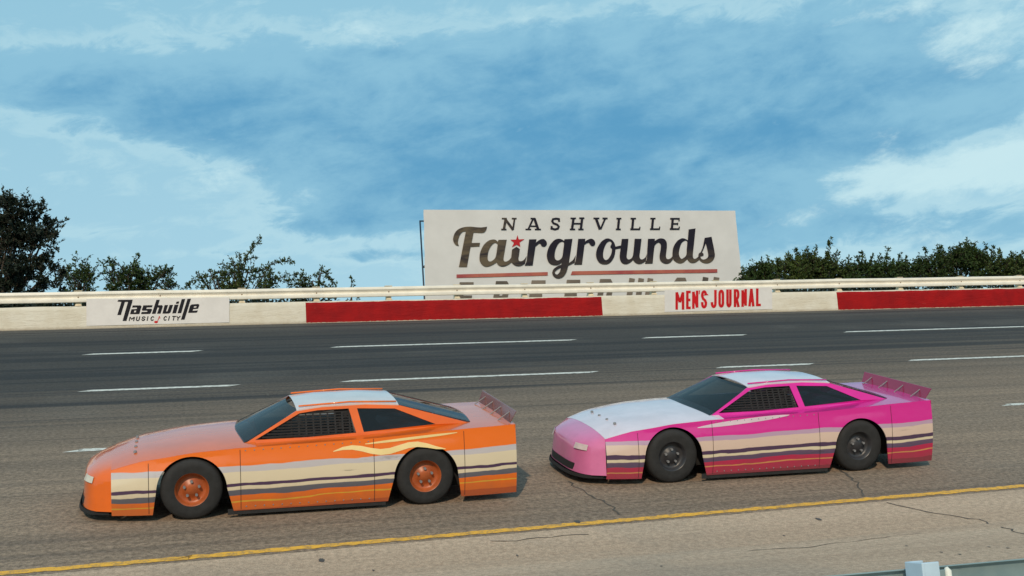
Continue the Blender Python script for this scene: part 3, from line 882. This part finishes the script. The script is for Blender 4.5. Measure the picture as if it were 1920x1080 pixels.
# left edge: the tall dark tree
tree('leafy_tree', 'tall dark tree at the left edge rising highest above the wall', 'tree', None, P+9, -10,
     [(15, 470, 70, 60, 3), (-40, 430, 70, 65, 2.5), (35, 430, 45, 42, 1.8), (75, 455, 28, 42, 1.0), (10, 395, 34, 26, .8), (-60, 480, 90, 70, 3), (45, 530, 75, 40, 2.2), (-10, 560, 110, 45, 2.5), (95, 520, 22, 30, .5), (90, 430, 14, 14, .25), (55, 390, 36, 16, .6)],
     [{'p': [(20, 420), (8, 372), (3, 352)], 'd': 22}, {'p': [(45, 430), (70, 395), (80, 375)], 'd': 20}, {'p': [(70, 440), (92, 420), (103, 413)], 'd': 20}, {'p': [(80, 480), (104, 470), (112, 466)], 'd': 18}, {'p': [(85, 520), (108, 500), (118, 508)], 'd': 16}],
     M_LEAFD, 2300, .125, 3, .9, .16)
G1 = 'young trees and bushes behind the wall left of the billboard'
tree('young_tree', 'slender sparse young tree next to the tall dark tree', 'tree', G1, P+4.5, 150,
     [(148, 534, 13.32, 17.16, 1.4), (160, 519, 8.88, 14.04, .6), (150, 559, 16.28, 15.6, 1)],
     [{'p': [(146, 530), (142, 500), (146, 477)], 'd': 22, 'w': .22}, {'p': [(150, 520), (160, 495), (166, 480)], 'd': 18, 'w': .2}, {'p': [(160, 520), (178, 508), (188, 494)], 'd': 15}, {'p': [(140, 525), (128, 505), (123, 492)], 'd': 16}, {'p': [(152, 515), (152, 495), (156, 482)], 'd': 18}],
     M_LEAF, 170, .095, 5, .6, .04)
tree('young_tree', 'rounded bushy young tree with one upright tip above the black lettered banner', 'tree', G1, P+4.5, 250,
     [(225, 532, 19.24, 15.6, 1.2), (262, 534, 22.2, 15.6, 1.8), (295, 530, 14.8, 14.04, 1.2), (245, 519, 14.8, 12.48, .8), (255, 564, 44.4, 15.6, 2), (205, 509, 9.62, 9.36, .35), (320, 544, 10.36, 6.24, .3)],
     [{'p': [(245, 520), (255, 495), (262, 477)], 'd': 30, 'w': .16}, {'p': [(218, 515), (205, 496), (196, 490)], 'd': 22}, {'p': [(240, 515), (225, 500), (212, 492)], 'd': 22}, {'p': [(300, 520), (310, 512), (306, 507)], 'd': 25}, {'p': [(205, 525), (196, 518), (190, 512)], 'd': 18}, {'p': [(318, 538), (326, 532), (334, 536)], 'd': 18}],
     M_LEAF, 520, .095, 6, .7, .05)
tree('young_tree', 'wide bush with long arching branches, tallest tip left of the billboard', 'tree', G1, P+4.2, 430,
     [(430, 529, 26.64, 14.04, 1.6), (455, 514, 22.2, 10.92, 1.2), (480, 534, 29.6, 10.92, 1.5), (415, 544, 29.6, 9.36, 1.0), (450, 559, 62.9, 12.48, 2.2), (400, 534, 16.28, 7.8, .5), (520, 536, 22.2, 7.8, .9)],
     [{'p': [(445, 515), (458, 490), (466, 475), (478, 458), (489, 447)], 'd': 46, 'w': .13, 'r': .02}, {'p': [(455, 500), (450, 480), (447, 473)], 'd': 40, 'w': .13}, {'p': [(462, 485), (474, 480), (480, 480)], 'd': 30, 'w': .1},
      {'p': [(465, 510), (495, 505), (512, 492), (530, 488), (551, 486)], 'd': 44, 'w': .16, 'r': .02}, {'p': [(505, 500), (508, 512), (500, 525)], 'd': 36, 'w': .15}, {'p': [(440, 510), (425, 498), (413, 494)], 'd': 40, 'w': .16}, {'p': [(430, 515), (410, 510), (395, 516), (378, 520), (364, 524), (345, 540)], 'd': 46, 'w': .15, 'r': .02},
      {'p': [(380, 519), (372, 512), (366, 509)], 'd': 26, 'w': .09}, {'p': [(395, 514), (391, 510), (389, 507)], 'd': 24, 'w': .08}, {'p': [(405, 520), (392, 532), (380, 542)], 'd': 30, 'w': .12},
      {'p': [(500, 525), (525, 522), (540, 515), (550, 516)], 'd': 36, 'w': .14}, {'p': [(470, 522), (490, 515), (505, 512)], 'd': 36}],
     M_LEAF2, 330, .09, 8, .7, .05)
tree('young_tree', 'small thin sapling with two leafy wisps left of the billboard', 'tree', G1, P+4.2, 585,
     [(570, 540, 10.36, 4.68, .6), (600, 544, 11.84, 3.9, .4), (580, 560, 26.64, 9.36, 1)],
     [{'p': [(560, 538), (572, 525), (585, 517), (590, 514)], 'd': 36, 'w': .14}, {'p': [(570, 525), (563, 515), (558, 513)], 'd': 24, 'w': .09}, {'p': [(600, 520), (603, 505), (604, 501)], 'd': 34, 'w': .12}, {'p': [(598, 515), (612, 512), (620, 525), (628, 537)], 'd': 40, 'w': .12}, {'p': [(585, 528), (600, 533), (610, 538)], 'd': 30, 'w': .12}],
     M_LEAF2, 110, .10, 9, .5, .03)
tree('young_tree', 'tiny lone sprig showing above the rail beside the billboard', 'tree', G1, P+4.2, 659,
     [(658, 560, 5.92, 4.68, 1)], [{'p': [(657, 540), (659, 530), (658, 520)], 'd': 30, 'w': .09}], M_LEAF2, 10, .09, 10, .4, .02)
G2 = 'dense bushes behind the wall right of the billboard'
def hedge_tips(lst, d=34, w=.2):
    return [{'p': [(x-dx, y+36), (x, y+16), (x+dx, y-2)], 'd': d*1.5, 'w': w*.72, 'r': .012} for x, y, dx in lst]
tree('bush', 'low dark bush touching the right edge of the billboard', 'bush', G2, P+4.5, 1422,
     [(1418, 522, 16, 7.65, 1), (1430, 515, 18, 10.2, 1.2), (1420, 537, 40, 10.2, 1.2)], hedge_tips([(1425, 494, 4), (1437, 498, 4), (1410, 506, 3), (1396, 512, -2)], 20, .14), M_LEAF, 445, .105, 21, .8, .05)
tree('bush', 'peaked bush with feathery upright shoots, second from the billboard', 'bush', G2, P+4.8, 1510,
     [(1470, 513, 30, 12.75, 1.5), (1512, 505, 32, 17, 2), (1550, 507, 30, 17, 2), (1500, 532, 70, 11.9, 2), (1575, 515, 22, 11.9, 1)],
     hedge_tips([(1445, 484, -2), (1470, 478, 4), (1488, 470, -2), (1500, 473, 6), (1516, 478, 4), (1535, 462, 4), (1548, 454, 4), (1560, 470, 2), (1572, 474, 3), (1455, 490, 0), (1585, 486, 3)], 24, .2), M_LEAF2, 1282, .105, 22, .8, .06)
tree('bush', 'lower bumpy bush in the middle of the right hand row', 'bush', G2, P+4.6, 1645,
     [(1620, 515, 32, 11.05, 1.6), (1660, 513, 34, 11.9, 1.8), (1700, 515, 28, 10.2, 1.3), (1650, 532, 80, 10.2, 2)],
     hedge_tips([(1600, 486, 2), (1613, 474, 2), (1625, 485, 3), (1642, 488, 3), (1652, 480, 2), (1665, 468, 2), (1680, 480, 3), (1695, 486, 4), (1712, 488, 4)], 22, .18), M_LEAF, 1215, .105, 23, .8, .06)
tree('bush', 'tallest rounded bush of the right hand row', 'bush', G2, P+5.2, 1790,
     [(1750, 502, 32, 15.3, 1.8), (1790, 497, 34, 18.7, 2.2), (1818, 485, 26, 17, 1.6), (1840, 502, 22, 17, 1.3), (1790, 527, 80, 13.6, 2.4)],
     hedge_tips([(1730, 472, -3), (1745, 466, 3), (1757, 468, 3), (1775, 472, 2), (1792, 466, 4), (1806, 456, 3), (1815, 446, 3), (1826, 456, 4), (1842, 462, 5), (1850, 466, 3)], 26, .2), M_LEAF, 1552, .105, 24, .8, .07)
tree('bush', 'loose yellow green bush at the far right edge', 'bush', G2, P+4.6, 1895,
     [(1878, 507, 24, 13.6, 1.4), (1910, 503, 24, 13.6, 1.4), (1890, 527, 50, 10.2, 1.5), (1940, 507, 34, 18.7, 1.6)],
     hedge_tips([(1868, 480, 2), (1880, 466, 3), (1893, 478, 3), (1905, 476, 4), (1918, 478, 4), (1932, 470, 4)], 24, .2), M_LEAF2, 945, .105, 25, .8, .05)

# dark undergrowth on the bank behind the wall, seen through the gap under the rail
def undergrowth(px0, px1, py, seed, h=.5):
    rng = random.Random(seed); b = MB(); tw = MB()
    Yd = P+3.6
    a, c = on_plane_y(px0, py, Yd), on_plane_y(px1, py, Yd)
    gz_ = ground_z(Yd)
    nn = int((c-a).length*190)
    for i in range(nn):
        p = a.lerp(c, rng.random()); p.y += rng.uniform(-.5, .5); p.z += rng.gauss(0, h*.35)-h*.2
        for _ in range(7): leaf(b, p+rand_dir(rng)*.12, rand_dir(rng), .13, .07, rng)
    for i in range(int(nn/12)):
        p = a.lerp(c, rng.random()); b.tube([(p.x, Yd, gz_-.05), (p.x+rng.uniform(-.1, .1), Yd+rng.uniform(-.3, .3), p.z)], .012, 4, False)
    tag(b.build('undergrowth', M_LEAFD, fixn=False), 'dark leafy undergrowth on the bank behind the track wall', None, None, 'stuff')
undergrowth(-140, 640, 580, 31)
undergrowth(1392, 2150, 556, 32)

# ------------------------------------------------------------------ race cars
M_TYRE = simple('tyre_rubber', (.018, .018, .019), .82, .25, 14)
M_RIM = simple('black_steel_rim', (.05, .05, .055), .4, .15, 9, .3)
M_DARKIN = simple('black_interior', (.012, .012, .013), .9, .2, 8)
M_NET = simple('window_net_web', (.02, .02, .022), .9, .2, 30)
M_BAR = simple('roll_cage_paint', (.20, .20, .21), .4, .1, 6)
mt, q, b_ = material('tinted_polycarbonate')
q.put(b_.inputs['Base Color'], (.02, .024, .028)); b_.inputs['Roughness'].default_value = .05
tr = q.n('ShaderNodeBsdfTransparent'); q.put(tr.inputs[0], (.62, .68, .70)); mx = q.n('ShaderNodeMixShader'); mx.inputs[0].default_value = .45
mt.node_tree.links.new(tr.outputs[0], mx.inputs[1]); mt.node_tree.links.new(b_.outputs[0], mx.inputs[2]); mt.node_tree.links.new(mx.outputs[0], mt.node_tree.nodes['Material Output'].inputs[0])
M_GLASS = mt
M_SEAT = simple('seat_fabric', (.03, .03, .035), .9, .2, 8)

def livery(name, bands, hood_col, seed, slope=.02):
    """side paint scheme: horizontal bands (z, colour), slightly swept up to the tail, ragged at the ends"""
    mt, q, b = material(name)
    ob = q.n('ShaderNodeTexCoord').outputs['Object']
    x_, y_, z_ = q.xyz(ob)
    nz = q.noise(q.mapv(ob, (.9, .3, 3.0), (seed, 0, 0)), 1.6, 3, .5, .4)
    zz = q.m('ADD', z_, q.m('MULTIPLY', x_, slope))
    zz = q.m('ADD', zz, q.m('MULTIPLY', q.m('SUBTRACT', nz, .5), .07))
    c = bands[0][1]
    for (zt, col) in bands[1:]:
        c = q.mix(q.ss(zz, zt-.004, zt+.004), c, col)
    rub = q.noise(q.mapv(ob, (.8, .5, 7.0), (seed*2, 0, 0)), 2.0, 7, .7, .4)
    c = q.mix(q.m('MULTIPLY', q.ss(rub, .62, .70), q.ss(z_, .75, .45, 0, .55)), c, (.05, .042, .04))
    dirt = q.noise(ob, 5.0, 6, .65)
    low = q.m('MULTIPLY', q.ss(q.m('ADD', z_, q.m('MULTIPLY', q.m('SUBTRACT', dirt, .5), .35)), .42, .05), .38)
    c = q.mix(low, c, (.10, .08, .06))
    q.put(b.inputs['Base Color'], c)
    b.inputs['Roughness'].default_value = .24
    b.inputs['Coat Weight'].default_value = .9; b.inputs['Coat Roughness'].default_value = .08
    bn = q.n('ShaderNodeBump'); bn.inputs['Strength'].default_value = .22; bn.inputs['Distance'].default_value = .04
    q.put(bn.inputs['Height'], q.noise(ob, 2.2, 3, .5)); q.put(b.inputs['Normal'], bn.outputs[0])
    return mt
def paint(name, col):
    return simple(name, col, .24, .08, 3.0, coat=.7, bump=.03, spec=.25)

WBX, TR = 1.335, .345
def lerp_tab(tab, x):
    if x >= tab[0][0]: return tab[0][1]
    for (a, u), (c, v) in zip(tab, tab[1:]):
        if x >= c:
            t = (a-x)/(a-c); return u+(v-u)*t
    return tab[-1][1]
ZTOP = [(2.2, .585), (1.9, .675), (1.335, .755), (.85, .785), (0, .805), (-.8, .825), (-1.335, .855), (-1.9, .885), (-2.45, .90)]
YMAX = [(2.2, .86), (1.95, .92), (1.6, .965), (1.0, .98), (-1.6, .98), (-2.1, .965), (-2.45, .93)]
def side_y(x, z):
    t = max(0, min(1, (z-.09)/(lerp_tab(ZTOP, x)-.09)))
    bul = .045*math.sin(min(1, t*1.1)*math.pi)                 # slight belly
    return lerp_tab(YMAX, x) - .075*t*t - .02*(1-t) + bul*.5
def arch(x):
    zb = .085
    for wx in (WBX, -WBX):
        dx = abs(x-wx); ra = .385
        if dx < ra: zb = max(zb, TR+math.sqrt(ra*ra-dx*dx)*.97)
    return zb
def make_car(name, label, col):
    root = empty(name, (0, 0, 0), label, 'race car', 'stock cars racing on the banked track')
    A = []
    xs_ = set([2.2, -2.45])
    x = 2.2
    while x > -2.45: xs_.add(round(x, 4)); x -= .11
    for wx in (WBX, -WBX):
        for k in range(-14, 15): xs_.add(round(wx+.3849*math.sin(R(k*90/14)), 4))
    xs_ = sorted(xs_, reverse=True)
    for sg in (1, -1):
        b = MB(); rows = []
        for x in xs_:
            zb, zt = arch(x), lerp_tab(ZTOP, x)
            rows.append([(x, sg*side_y(x, zb+(zt-zb)*j/9), zb+(zt-zb)*j/9) for j in range(10)])
        b.grid(rows); b.build('body_side', col['side'], root, True, solid=.012)
    def top(x0, x1, nx, crown, name, mat):
        b = MB(); rows = []
        for i in range(nx+1):
            x = x0+(x1-x0)*i/nx; zt = lerp_tab(ZTOP, x); yt = side_y(x, zt)-.004
            rows.append([(x, yt*u, zt+.002+crown*(1-abs(u)**2.4)) for u in [k/10 for k in range(-10, 11)]])
        b.grid(rows); return b.build(name, mat, root, True, solid=.008)
    top(2.2, .62, 14, .055, 'hood', col['hood'])
    top(.62, -2.45, 26, .02, 'rear_deck', col['deck'])
    # nose
    b = MB(); rows = []
    us = [k/12 for k in range(-12, 13)]
    def bul(u): return .33*(1-abs(u)**3.4)**.55 if abs(u) < 1 else 0
    yn = side_y(2.2, .585)
    for fx, fz in ((0, 0), (.5, -.045), (.86, -.10), (.93, -.13), (.97, -.20), (1.0, -.30), (1.03, -.40), (1.05, -.455)):
        rows.append([(2.2+fx*bul(u), (yn-.003)*u*(1+.09*(-fz/.49)), .585+.055*(1-abs(u)**2.4)*(1+fz/.3 if fz > -.3 else 0)+fz) for u in us])
    b.grid(rows); b.build('nose', col['nose'], root, True, solid=.01)
    b = MB()
    rows = [[(2.206+bul(u*.62)*k_, yn*u*.62, z) for u in us] for k_, z in ((1.045, .145), (1.02, .235))]
    b.grid(rows); b.build('grille', M_DARKIN, root, True, solid=.004)
    b = MB(); b.grid([[(2.2+bul(u)*k_+(.03 if k_ > .5 else -.05), (yn+.02)*u, zz_) for u in us] for k_, zz_ in ((1.05, .125), (1.08, .085), (.3, .085))])
    b.build('splitter', M_DARKIN, root, solid=.008)
    for sg in (1, -1):                                              # riveted panel joints down the sides
        for x, za, zc_ in ((.80, .10, .77), (-.72, .10, .82), (1.80, .10, .66), (-1.80, .10, .86)):
            b = MB(); b.grid([[(x+e, sg*(side_y(x, za+(zc_-za)*j/8)+.0025), za+(zc_-za)*j/8) for j in range(9)] for e in (-.003, .003)])
            b.build('panel_joint', M_DARKIN, root)
        for (pts, wd) in col['decal_or_glare']:
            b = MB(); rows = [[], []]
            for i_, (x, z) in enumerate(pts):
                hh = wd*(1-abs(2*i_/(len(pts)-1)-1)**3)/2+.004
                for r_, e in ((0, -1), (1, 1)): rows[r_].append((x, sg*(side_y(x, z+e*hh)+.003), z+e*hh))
            b.grid(rows); b.build('decal_or_glare', col['decal_or_glare_ink'], root, True)
    for sg in (1, -1):                                              # headlight decals on the nose
        b = MB(); rows = []
        for z in (.43, .50):
            rows.append([(2.207+bul(u)*(1.0 if z < .45 else .9), yn*u*1.02*sg, z) for u in (.56, .62, .68, .74, .80, .85)])
        b.grid(rows); b.build('headlight', col['lamp'], root, True, solid=.003)
        b = MB(); b.box((-2.474, sg*.62, .66), (.012, .34, .10)); b.build('taillight', col['tail_lamp'], root, bevel=.004)
    for sg in (1, -1):                                              # dark strip between the wheels, added as the shadow line under the body
        b = MB(); b.grid([[(x, sg*(side_y(x, .09)-.008), z) for x in [WBX-.39-k*.2 for k in range(10)]] for z in (.040, .105)])
        b.build('shade_strip', M_TYRE, root, True, solid=.006)
        for (hx, hy) in ((1.95, .45), (1.95, .15)):
            zt = lerp_tab(ZTOP, hx)+.058; b = MB(); b.tube([(hx, sg*hy, zt-.01), (hx, sg*hy, zt+.012)], [.022, .016], 10); b.build('hood_pin', M_BAR, root)
        for (x0_, x1_, zf) in ((.74, -.66, .13), (.74, -.66, -.03)):  # rivet rows along the doors
            b = MB()
            for k in range(15):
                x = x0_+(x1_-x0_)*k/14; z = zf if zf > 0 else lerp_tab(ZTOP, x)+zf
                b.lathe_y([(sg*.000, .009), (sg*.004, .006), (sg*.005, 0)], (x, sg*(side_y(x, z)+.001), z), 6)
            b.build('rivets', M_BAR, root)['kind'] = 'stuff'
    # tail
    b = MB(); rows = []
    for z, o_ in ((.90, .0), (.80, .01), (.62, .02), (.45, .02), (.30, .01), (.20, -.02)):
        rows.append([(-2.45-o_*(1-u*u), (lerp_tab(YMAX, -2.45)-.07+.07*(.9-z))*u, z+.02*(1-u*u)*(z > .85)) for u in [k/8 for k in range(-8, 9)]])
    b.grid(rows); b.build('tail_panel', col['tail'], root, True, solid=.01)
    # spoiler
    b = MB(); b.slab([[(-.80, 0), (.80, 0), (.84, .14), (-.84, .14)]], lambda y, z: (-2.40-z*.45, y, .912+z), (-.008, 0, .004))
    b.build('spoiler', col['spoiler'], root)
    for y in (-.6, -.2, .2, .6):
        b = MB(); b.tube([(-2.448, y, 1.01), (-2.30, y, .915)], .007, 6)
        b.build('spoiler_brace', M_BAR, root)
    # greenhouse
    zb_ = lambda x: lerp_tab(ZTOP, x)
    def gy(x, z):                                                   # half width of the greenhouse side at height z
        t = (z-.80)/.36
        return .735 - .185*t - .10*max(0, (-1.1-x))/.8
    for sg in (1, -1):
        outer = [(.78, zb_(.78)-.01), (.12, 1.135), (-.15, 1.165), (-.7, 1.172), (-1.06, 1.15), (-1.95, zb_(-1.95)+.005), (-1.2, zb_(-1.2)-.01), (0, zb_(0)-.01)]
        hole = [(.62, .835), (.10, 1.10), (-.12, 1.125), (-.48, 1.13), (-.55, .86), (0, .838)]
        hole2 = [(-.64, .865), (-.58, 1.128), (-1.03, 1.108), (-1.52, .905)]
        b = MB(); b.slab([outer, hole, hole2], lambda x, z: (x, sg*gy(x, z), z), (0, -sg*.018, 0)); b.build('cabin_side', col['cabin'], root)
        b = MB(); b.slab([[(x, z) for x, z in hole2]], lambda x, z: (x, sg*(gy(x, z)-.010), z), (0, -sg*.004, 0)); b.build('quarter_window', M_GLASS, root)
        if sg == 1:                                                 # webbing net in the driver's window
            b = MB()
            for k in range(9):
                z = .855+.03*k
                xa = .58-(z-.835)*1.9; xb_ = -.53+(z-.86)*.2
                b.box(((xa+xb_)/2, gy(0, z)-.026, z), (xa-xb_, .004, .019))
            for k in range(12):
                x = .45-.085*k
                zt = 1.10 if x < .08 else 1.10-(x-.08)*.5
                b.box((x, gy(0, .97)-.030+.0, (.845+zt)/2), (.019, .004, zt-.845), Matrix.Rotation(math.atan2(.185, .36), 3, 'X'))
            b.build('window_net', M_NET, root)
    b = MB(); rows = []
    for i in range(9):
        t = i/8; x = .80+(.10-.80)*t; z = zb_(.8)+.0+(1.14-zb_(.8))*t
        rows.append([(x+.10*(1-u*u), (gy(.3, z)-.004)*u, z+.012*(1-u*u)) for u in [k/8 for k in range(-8, 9)]])
    b.grid(rows); b.build('windshield', M_GLASS, root, True, solid=.005)
    b = MB(); rows = []
    for i in range(9):
        t = i/8; x = -1.06+(-1.96+1.06)*t; z = 1.155+(zb_(-1.95)+.02-1.155)*t
        rows.append([(x-.03*(1-u*u), (gy(x, z)-.004)*u, z+.015*(1-u*u)) for u in [k/8 for k in range(-8, 9)]])
    b.grid(rows); b.build('rear_window', M_GLASS, root, True, solid=.005)
    b = MB(); rows = []
    for i in range(13):
        x = .13+(-1.08-.13)*i/12
        ze = lerp_tab([(.13, 1.132), (-.15, 1.165), (-.7, 1.175), (-1.08, 1.15)], x)
        rows.append([(x, (gy(x, ze)+.006)*u, ze+.003+.035*(1-abs(u)**2.6)) for u in [k/10 for k in range(-10, 11)]])
    b.grid(rows); b.build('roof', col['roof'], root, True, solid=.012)
    for sg in (1, -1):                                              # roof rails and coloured roof edge
        b = MB(); b.tube([(.10, sg*(gy(0, 1.16)-.05), 1.172), (-.5, sg*(gy(0, 1.16)-.05), 1.200), (-1.06, sg*(gy(-1, 1.15)-.05), 1.182)], .010, 6)
        b.build('roof_rail', col['edge'], root, True)
    # inside
    b = MB(); b.box((-.35, 0, .36), (3.7, 1.28, .42)); b.build('underbody', M_DARKIN, root)
    b = MB(); b.box((-.55, 0, .838), (2.2, 1.26, .03)); b.build('cockpit_floor', M_DARKIN, root)
    b = MB()
    for pts in ([(.6, .62, .82), (.08, .50, 1.10), (-.5, .50, 1.13), (-.55, .62, .85)], [(.6, -.62, .82), (.08, -.50, 1.10), (-.5, -.50, 1.13), (-.55, -.62, .85)],
                [(-.5, .50, 1.13), (-.5, -.50, 1.13)], [(.08, .50, 1.10), (.08, -.50, 1.10)], [(-.5, .45, 1.12), (-1.5, .42, .88)], [(-.5, -.45, 1.12), (-1.5, -.42, .88)]):
        b.tube(pts, .02, 8)
    b.build('roll_cage', M_BAR, root, True)
    b = MB(); b.box((-.42, .30, .95), (.10, .44, .30), Matrix.Rotation(R(-12), 3, 'Y')); b.box((-.40, .30, 1.06), (.10, .26, .12)); b.build('seat', M_SEAT, root, bevel=.03)
    # wheels
    for wx in (WBX, -WBX):
        for sg in (1, -1):
            wh = bpy.data.objects.new('wheel', None); COL.objects.link(wh); wh.parent = root; wh.location = (wx, sg*.80, TR)
            b = MB(); b.lathe_y([(-.12, .19), (-.128, .26), (-.125, .315), (-.10, .340), (-.05, TR), (.05, TR), (.10, .340), (.125, .315), (.128, .26), (.12, .19)], seg=40)
            b.build('tyre', M_TYRE, wh, True)
            b = MB(); b.lathe_y([(sg*.118, .195), (sg*.112, .182), (sg*.06, .172), (sg*.035, .14), (sg*.05, .10), (sg*.075, .07), (sg*.085, .04), (sg*.085, 0)], seg=40)
            b.lathe_y([(-sg*.118, .195), (sg*.06, .172)], seg=40)
            b.build('rim', col['rim'], wh, True)
            for k in range(5):
                b = MB()
                a = 2*math.pi*k/5+.3; b.lathe_y([(sg*.06, .016), (sg*.10, .016), (sg*.10, 0)], (.085*math.cos(a), 0, .085*math.sin(a)), 8)
                b.build('lug_nut', M_BAR, wh)
    return root
OR, DO, CR, PU, GR, LV = (.80, .155, .008), (.55, .085, .008), (.66, .56, .40), (.055, .022, .07), (.10, .10, .13), (.50, .46, .48)
YE = (.75, .40, .03)
col1 = dict(side=livery('orange_livery', [(0, DO), (.115, OR), (.20, YE), (.215, OR), (.275, GR), (.335, CR), (.375, PU), (.41, CR), (.545, LV), (.61, OR)], OR, 1.0),
            hood=paint('orange_hood_paint', (.68, .12, .01)), deck=paint('orange_deck_paint', (.66, .115, .01)), nose=paint('orange_nose_paint', (.70, .13, .012)),
            lamp=simple('pale_lamp_decal', (.6, .58, .5), .3), tail_lamp=simple('red_lamp_decal', (.4, .02, .02), .3), tail=paint('orange_tail_paint', (.6, .10, .01)),
            spoiler=paint('rust_red_spoiler', (.20, .04, .02)), cabin=paint('orange_cabin_paint', (.72, .125, .01)), roof=paint('white_roof_paint', (.66, .58, .56)),
            edge=paint('orange_edge_paint', OR), decal_or_glare_ink=paint('pale_yellow_glare', (.82, .62, .28)),
            decal_or_glare=[([(-.25-.11*i, .70+.035*math.sin(i*.9)) for i in range(13)], .06), ([(-.62-.11*i, .765+.008*i) for i in range(11)], .022)], rim=simple('orange_wheel_rim', (.35, .08, .02), .4, .2, 9))  # pale yellow swooshes are sun glare painted onto the side
MG, CRM, WH = (.62, .018, .26), (.50, .012, .075), (.68, .58, .64)
col2 = dict(side=livery('magenta_livery', [(0, (.30, .01, .05)), (.115, CRM), (.20, (.7, .3, .10)), (.215, CRM), (.275, (.10, .06, .13)), (.335, CR), (.37, PU), (.42, (.62, .46, .38)), (.545, (.45, .30, .42)), (.60, MG)], WH, 4.0),
            hood=paint('white_hood_paint', WH), deck=paint('magenta_deck_paint', (.55, .02, .24)), nose=paint('pink_nose_paint', (.60, .16, .34)),
            lamp=simple('pale_lamp_decal_pink', (.6, .5, .5), .3), tail_lamp=simple('red_lamp_decal_dark', (.4, .02, .02), .3), tail=paint('crimson_tail_paint', (.42, .01, .10)),
            spoiler=paint('crimson_spoiler', (.26, .012, .06)), cabin=paint('magenta_cabin_paint', (.66, .015, .30)), roof=paint('white_roof_paint_pink', (.68, .60, .66)),
            edge=paint('magenta_edge_paint', MG), decal_or_glare_ink=paint('pale_pink_decal', (.66, .52, .60)),
            decal_or_glare=[([(1.0-.1*i, .70+.008*i) for i in range(14)], .05)], rim=simple('black_wheel_rim', (.03, .03, .035), .4, .2, 9))
CAR_S = .885                                  # short-track car, smaller than a road saloon
def place(car, px, py):
    """near side of the car stands on the track where the image point meets the surface"""
    p = on_track(px, py)
    up = Vector((0, -math.sin(BETA), math.cos(BETA))); f_ = Vector((-1, 0, 0)); l_ = up.cross(f_)
    c = p - l_*.93*CAR_S
    m_ = (Matrix((f_, l_, up)).transposed()*CAR_S).to_4x4(); m_.translation = c
    car.matrix_world = m_
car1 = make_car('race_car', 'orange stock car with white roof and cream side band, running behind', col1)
car2 = make_car('race_car', 'magenta pink stock car with white hood and roof', col2)
car1['label'] = 'orange stock car with white roof and cream side band, on the left'
place(car1, 585, 961)
place(car2, 1440, 895)

# ------------------------------------------------------------------ inner guard rail beside the camera
M_GREY = None
mt, q, b_ = material('weathered_galvanised_rail')
ob = q.n('ShaderNodeNewGeometry').outputs['Position']
sc_ = q.noise(q.mapv(ob, (2.2, 2, 9)), 3.0, 7, .7, .6); bl = q.noise(ob, 4.0, 5, .6)
c = q.mix(q.ss(bl, .3, .7), (.17, .25, .27), (.25, .33, .34))
c = q.mix(q.m('MULTIPLY', q.ss(sc_, .60, .68), .8), c, (.035, .05, .05))
q.put(b_.inputs['Base Color'], c); b_.inputs['Roughness'].default_value = .5; b_.inputs['Metallic'].default_value = .25
M_GRAIL = mt
M_BLK = simple('pale_blue_bracket', (.42, .55, .66), .45, .12, 6)
M_WTAPE = simple('white_tape', (.70, .72, .66), .6, .1, 20)
dz_ = ray(1770, 1063)
YR = 4.0
pr = on_plane_y(1770, 1063, YR)
zr = pr.z
ir = empty('inner_guard_rail', (pr.x, YR, zr-.308), 'weathered grey steel guard rail in the lower right corner', 'guard rail')
def local(v): return (v[0]-pr.x, v[1]-YR, v[2]-(zr-.308))
n = 60; rows = []
xa, xb = -9.0, 12.0
for d_, z in WP:
    rows.append([(xa+(xb-xa)*k/n-pr.x, .09-d_-.0, z) for k in range(n+1)])
b = MB(); b.grid(rows); b.build('rail_beam', M_GRAIL, ir, True, solid=.005)
gzr = track_z(YR)
xp = on_plane_y(1722, 1060, YR).x
for k in range(-5, 5):
    xk = xp+k*1.905-pr.x
    b = MB(); hgt = .30+(zr-.308-gzr)+.04
    b.box((xk-.028, -.02, .335-hgt/2), (.012, .11, hgt)); b.box((xk+.006, -.068, .335-hgt/2), (.062, .012, hgt)); b.box((xk+.006, .03, .335-hgt/2), (.062, .012, hgt))
    b.build('post', M_BLK, ir, bevel=.003)
b = MB(); b.box((xp-pr.x+.052, -.060, .20), (.030, .008, .21)); b.build('post_flange', M_GRAIL, ir, bevel=.002)
b = MB(); b.tube([(xp-pr.x+.076, -.062, .06), (xp-pr.x+.076, -.062, .300), (xp-pr.x+.072, -.060, .312)], [.013, .013, .006], 12)
b.build('rolled_edge', M_WTAPE, ir, True)
